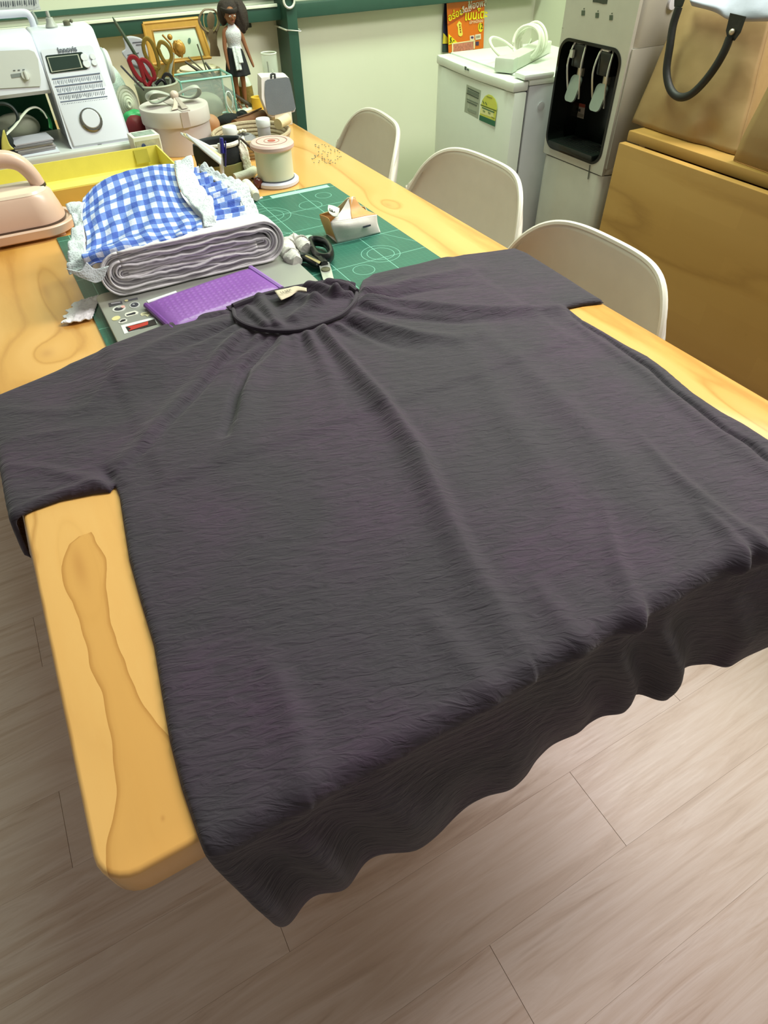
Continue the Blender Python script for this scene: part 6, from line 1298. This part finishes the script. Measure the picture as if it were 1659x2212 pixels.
obj('strap_loop', tube([onsp(*zd(*p)) for p in ((1100, 1000), (1100, 955), (1120, 945), (1145, 950), (1150, 1000))], .0032, 6), mat('#23262c', .6), spk)
gcx, gcy = .763, 2.05; top_ = ony(600, 112, gcy)[2]
gj = thing('glass_beaker', 'tall clear glass with thin tools behind the grey speaker', 'glass', (gcx, gcy, TZ)); obj('glass_wall', lathe([(0, 0), (.021, 0), (.0225, top_-TZ), (.0205, top_-TZ), (.019, .004), (0, .004)], 28, TR((gcx, gcy, TZ))), glass('#e6f2e4', .28), gj); obj('glass_rim', tube([(gcx+.0216*math.cos(a), gcy+.0216*math.sin(a), top_) for a in np.linspace(0, 6.283, 29)[:-1]], .0016, 6, closed=True), mat('#dfe8d8', .15), gj)
for dx, c_, t_, lb_ in ((-.004, '#5c5f52', .04, 'dark thin rod standing in the tall glass'), (.005, '#dfe2cf', .06, 'pale thin stick standing in the tall glass')): obj('thin_stick', tube([(gcx+dx, gcy, TZ+.0045), (gcx+dx*1.4, gcy+.003, top_-t_+.02)], .002, 6), mat(c_, .5), label=lb_, cat='stick')

# ---------------------------------------------------------------- rope tray with jars
rt = thing('rope_tray', 'oval beige rope tray with little jars behind the cotton-reel jar', 'tray', (.585, 1.80, TZ)); ROP = mat('#b3a286', .85, var=.15, scale=140, bump=.7, bscale=260)
tc = np.array([.592, 1.79])
for k in range(5): obj('rope_coil', tube([(tc[0]+(.088+.003*k)*math.cos(a), tc[1]+(.084+.003*k)*math.sin(a), TZ+.005+.0088*k) for a in np.linspace(0, 6.283, 57)[:-1]], .0052, 8, closed=True), ROP, rt)
obj('tray_floor', lathe([(0, .001), (.086, .001), (.086, .004), (0, .005)], 40, TR((tc[0], tc[1], TZ), (0, 0, 0), (1, .94, 1))), ROP, rt)
for (jx, jy), lab in (((.538, 1.80), 'small white-lidded jar at the left inside the rope tray'), ((.640, 1.825), 'small white-lidded jar at the right inside the rope tray')):
    t = thing('little_jar', lab, 'jar', (jx, jy, TZ+.005), 'little jars in the rope tray'); obj('jar_body', lathe([(0, 0), (.0165, 0), (.0175, .002), (.0175, .036), (0, .036)], 24, TR((jx, jy, TZ+.005))), mat('#b9b9c0', .25), t); obj('lid', lathe([(0, .0362), (.0185, .0362), (.019, .038), (.019, .052), (.0175, .054), (0, .0545)], 24, TR((jx, jy, TZ+.005))), mat('#dfe3e6', .35), t)
for k, (dx, dy) in enumerate(((0, 0), (.008, .003), (.012, -.004), (.004, .008), (-.007, .004))): obj('pearl', sphere(.0045, (.580+dx, 1.845+dy, TZ+.032 if k < 3 else TZ+.030), n=10), mat('#ece6cc', .25), label='tiny cream pearl heaped in the rope tray', cat='bead', group='pearls in the rope tray')
obj('tape_coil', join(*[tube([(.582+.03*math.cos(a)*(1-.15*k), 1.835+.024*math.sin(a)*(1-.15*k), TZ+.015+.003*k) for a in np.linspace(0, 6.283, 25)[:-1]], .006, 6, closed=True) for k in range(3)]), mat('#8a8a8c', .6), label='grey coiled tape under the pearls', cat='tape')
lr = thing('lace_reel', 'cream reel of lace lying across the rope tray rim', 'reel', (.68, 1.77, TZ+.047)); l0_, l1_ = np.array([.652, 1.745, TZ+.060]), np.array([.690, 1.772, TZ+.062])
obj('lace_roll', tube([l0_, l1_], .0125, 18), mat('#d6cba4', .8, bump=.5), lr); obj('reel_core', tube([l1_, l1_+(l1_-l0_)*.06], .006, 12), mat('#8d7a5c', .7), lr)
# ---------------------------------------------------------------- big cotton-reel shaped jar
jc = (.545, 1.513); js = thing('spool_jar', 'cotton-reel shaped jar with pink lid and pale green sides', 'jar', (*jc, TZ))
obj('base_disc', lathe([(0, 0), (.050, 0), (.053, .003), (.053, .009), (.050, .012), (0, .012)], 40, TR((*jc, TZ))), mat('#d3d8e6', .35), js)
obj('jar_body', lathe([(0, .0122), (.0425, .0122), (.0425, .0735), (0, .0735)], 40, TR((*jc, TZ))), mat('#cdd3b9', .4, var=.02), js)
ld_ = obj('lid', lathe([(0, .074), (.046, .074), (.050, .078), (.050, .084), (.046, .088), (.0365, .0885), (.036, .0878), (.0355, .0885), (0, .0885)], 40, TR((*jc, TZ))), mat('#cdb0aa', .4, var=.02), js)
for r0, r1, c in ((.0338, .035, '#8a5a50'), (.0165, .0178, '#a06a60')): sub('ring_line', lathe([(r0, .0886), (r0, .0890), (r1, .0890), (r1, .0886)], 40, TR((*jc, TZ))), mat(c, .5), ld_)
sub('centre_disc', lathe([(0, .0886), (.009, .0886), (.009, .0891), (0, .0891)], 24, TR((*jc, TZ))), mat('#a8584c', .5), ld_)
obj('dark_ring', lathe([(.0426, .0125), (.0436, .0125), (.0436, .0145), (.0426, .0145)], 40, TR((*jc, TZ))), mat('#4a4f58', .5), js)
# ---------------------------------------------------------------- pouch with papers and pen
pu = thing('fabric_pouch', 'open olive and black fabric pouch with white fur edge', 'pouch', (.46, 1.60, TZ)); pu0 = np.array([.447, 1.607])
A = patch([[(pu0[0]+dx, pu0[1]+dy, TZ+z) for dx, dy in ((-.052, .01), (-.03, -.035), (.015, -.045), (.055, -.02), (.062, .02))] for z in (.001, .028, .040)], 30, 14); obj('lower_panel', surf(A), mat('#8d8a56', .8, bump=.3), pu, smooth=180, solid=-.003)
A = patch([[(pu0[0]+dx*s, pu0[1]+dy*s, TZ+z) for dx, dy in ((-.055, .012), (-.032, -.034), (.012, -.044), (.040, -.03))] for z, s in ((.040, 1.0), (.060, 1.04), (.078, 1.0))], 30, 14); obj('upper_panel', surf(A), mat('#121a1e', .8, var=.3, scale=60, bump=.4), pu, smooth=180, solid=-.003)
A = patch([[(pu0[0]+dx, pu0[1]+dy, TZ+z) for dx, dy in ((-.055, .012), (-.03, .045), (.02, .05), (.06, .025))] for z in (.001, .04, .078)], 24, 12); obj('back_panel', surf(A), mat('#20282c', .8, var=.3, scale=60), pu, smooth=180, solid=-.003)
fur = mat('#dcd8cc', .95, bump=.9, bscale=200)
A = patch([[(pu0[0]+.036, pu0[1]-.034, TZ+.076), (pu0[0]+.052, pu0[1]-.016, TZ+.080), (pu0[0]+.066, pu0[1]+.012, TZ+.078)], [(pu0[0]+.040, pu0[1]-.040, TZ+.045), (pu0[0]+.058, pu0[1]-.022, TZ+.045), (pu0[0]+.07, pu0[1]+.01, TZ+.045)], [(pu0[0]+.042, pu0[1]-.044, TZ+.012), (pu0[0]+.06, pu0[1]-.026, TZ+.010), (pu0[0]+.072, pu0[1]+.008, TZ+.012)]], 16, 20); A += (RNG.rand(*A.shape)-.5)*.003; obj('fur_flap', surf(A), fur, pu, smooth=180, solid=-.005)
obj('fur_edge', tube([(pu0[0]-.03, pu0[1]-.034, TZ+.079), (pu0[0]+.012, pu0[1]-.045, TZ+.080), (pu0[0]+.04, pu0[1]-.032, TZ+.080)], .005, 8, smooth=20), fur, pu); obj('fur_edge', tube([(pu0[0]+.01, pu0[1]-.052, TZ+.012), (pu0[0]+.045, pu0[1]-.046, TZ+.014), (pu0[0]+.07, pu0[1]-.02, TZ+.012)], .011, 10, smooth=20), fur, pu)
obj('cord', tube([(pu0[0]+.036, pu0[1]-.04, TZ+.076), (pu0[0]+.045, pu0[1]-.03, TZ+.086), (pu0[0]+.062, pu0[1]-.026, TZ+.07), (pu0[0]+.085, pu0[1]-.02, TZ+.045)], .0026, 6, smooth=20), mat('#3a302a', .7), pu)
for k, (dx, dz, rz, c) in enumerate(((0, 0, -.05, '#dfe3df'), (.004, .004, .04, '#d8cf9f'), (-.006, -.003, -.12, '#c9ced0'))):
    a0, a1 = ony(390+k*6, 288+k*1, 1.60-.010*k), ony(478, 336+k*7, 1.545-.006*k); w_ = np.array([.003, .004, .0065]); A = np.stack([[a0-w_*.3, a0+w_*.3], [(a0+a1)/2-w_*.9, (a0+a1)/2+w_*.9], [a1-w_, a1+w_]]); obj('paper_slip', surf(patch(A, 4, 12)), mat(c, .6), label=('white paper slip uppermost in the fan over the pouch', 'cream paper slip in the middle of the fan', 'pale grey paper slip lowest in the fan')[k], cat='paper', smooth=180, solid=-.0008)
pn = thing('ballpoint_pen', 'clear ballpoint pen with blue cap standing upright by the pouch', 'pen', tuple(on_t(484, 405))); pb0 = on_t(483, 404); D_ = pb0[1]
obj('barrel', tube([pb0+np.array([0, 0, .001]), ony(474, 310, D_)], .0048, 10), mat('#d5d9dc', .2), pn); obj('cap', tube([ony(481, 330, D_-.003), ony(478, 298, D_-.003)], (.0062, .004), 10), mat('#2a2a86', .35), pn); obj('pocket_clip', tube([ony(487, 305, D_-.008), ony(487, 360, D_-.008)], .0030, 8, flat=.5), mat('#2a2a86', .35), pn); obj('tip', tube([pb0+np.array([0, 0, .0]), pb0+np.array([0, 0, .012])], (.002, .0056), 10), mat('#33338a', .4), pn)
# ---------------------------------------------------------------- scrunchie, thread, bead
c0 = on_t(494, 392); obj('spotted_scrunchie', join(*[blob((c0[0]+.022*math.cos(a), c0[1]+.018*math.sin(a)+.012, TZ+.014), (.013, .012, .013), k, .2, 4, n=18, floor=TZ) for k, a in enumerate(np.linspace(0, 6.283, 8)[:-1])]), (lambda b: b.fin(b.ramp(b.noise(b.coord(), 75, 1), [(.46, '#dcd8d2'), (.52, '#17161a')]), .8, normal=b.bump(b.noise(b.coord(), 90, 3), .4, .003)))(NB('spotted_cloth')), label='black and white spotted scrunchie before the pen', cat='scrunchie')
th = thing('thread_spool', 'white thread spool lying between scrunchie and cutting mat', 'spool', tuple(on_t(545, 415))); t0_, t1_ = onz(530, 398, TZ+.014), onz(549, 420, TZ+.014)
obj('thread', tube([t0_, t0_*.9+t1_*.1, t0_*.1+t1_*.9, t1_], (.009, .0135, .0135, .009), 18), mat('#d8d6d0', .85, bump=.5, bscale=400), th); obj('spool_end', tube([t1_, t1_+(t1_-t0_)*.22], .0085, 16), mat('#cfc9b8', .5), th); obj('loose_thread', tube([onz(550, 425, TZ+.004), onz(560, 430, TZ+.003), onz(566, 428, TZ+.002)], .0035, 6), mat('#d8d6d0', .85), th)
c1 = on_t(560, 410); obj('brown_bead', blob((c1[0]+.002, c1[1]+.008, TZ+.012), (.011, .009, .0125), 44, .16, 4, floor=TZ), mat('#5a2a22', .2, var=.4, scale=140), label='faceted dark brown bead beside the cotton-reel jar', cat='bead')
obj('leather_string', tube([on_t(528, 386)+np.array([0, 0, .003]), on_t(545, 388)+np.array([0, 0, .003]), on_t(556, 394)+np.array([0, 0, .003])], .0022, 6, smooth=14), mat('#5a3a2a', .7), label='short brown cord leading to the bead', cat='cord')
sp_ = [on_t(x_, y_) for x_, y_ in zip(RNG.uniform(672, 745, 70), RNG.uniform(312, 355, 70))]
obj('glitter_specks', join(*[([tuple(p+np.array([.0022*math.cos(a), .0022*math.sin(a), .0012*(i % 2)+.0004])) for i, a in enumerate((0, 1.6, 3.1, 4.7))], [(0, 1, 2, 3)]) for p in sp_ if p[0] < TX1-.01]), mat('#5d6b50', .4), label='scatter of tiny dark specks on the far table edge', cat='specks', kind='stuff', smooth=0)
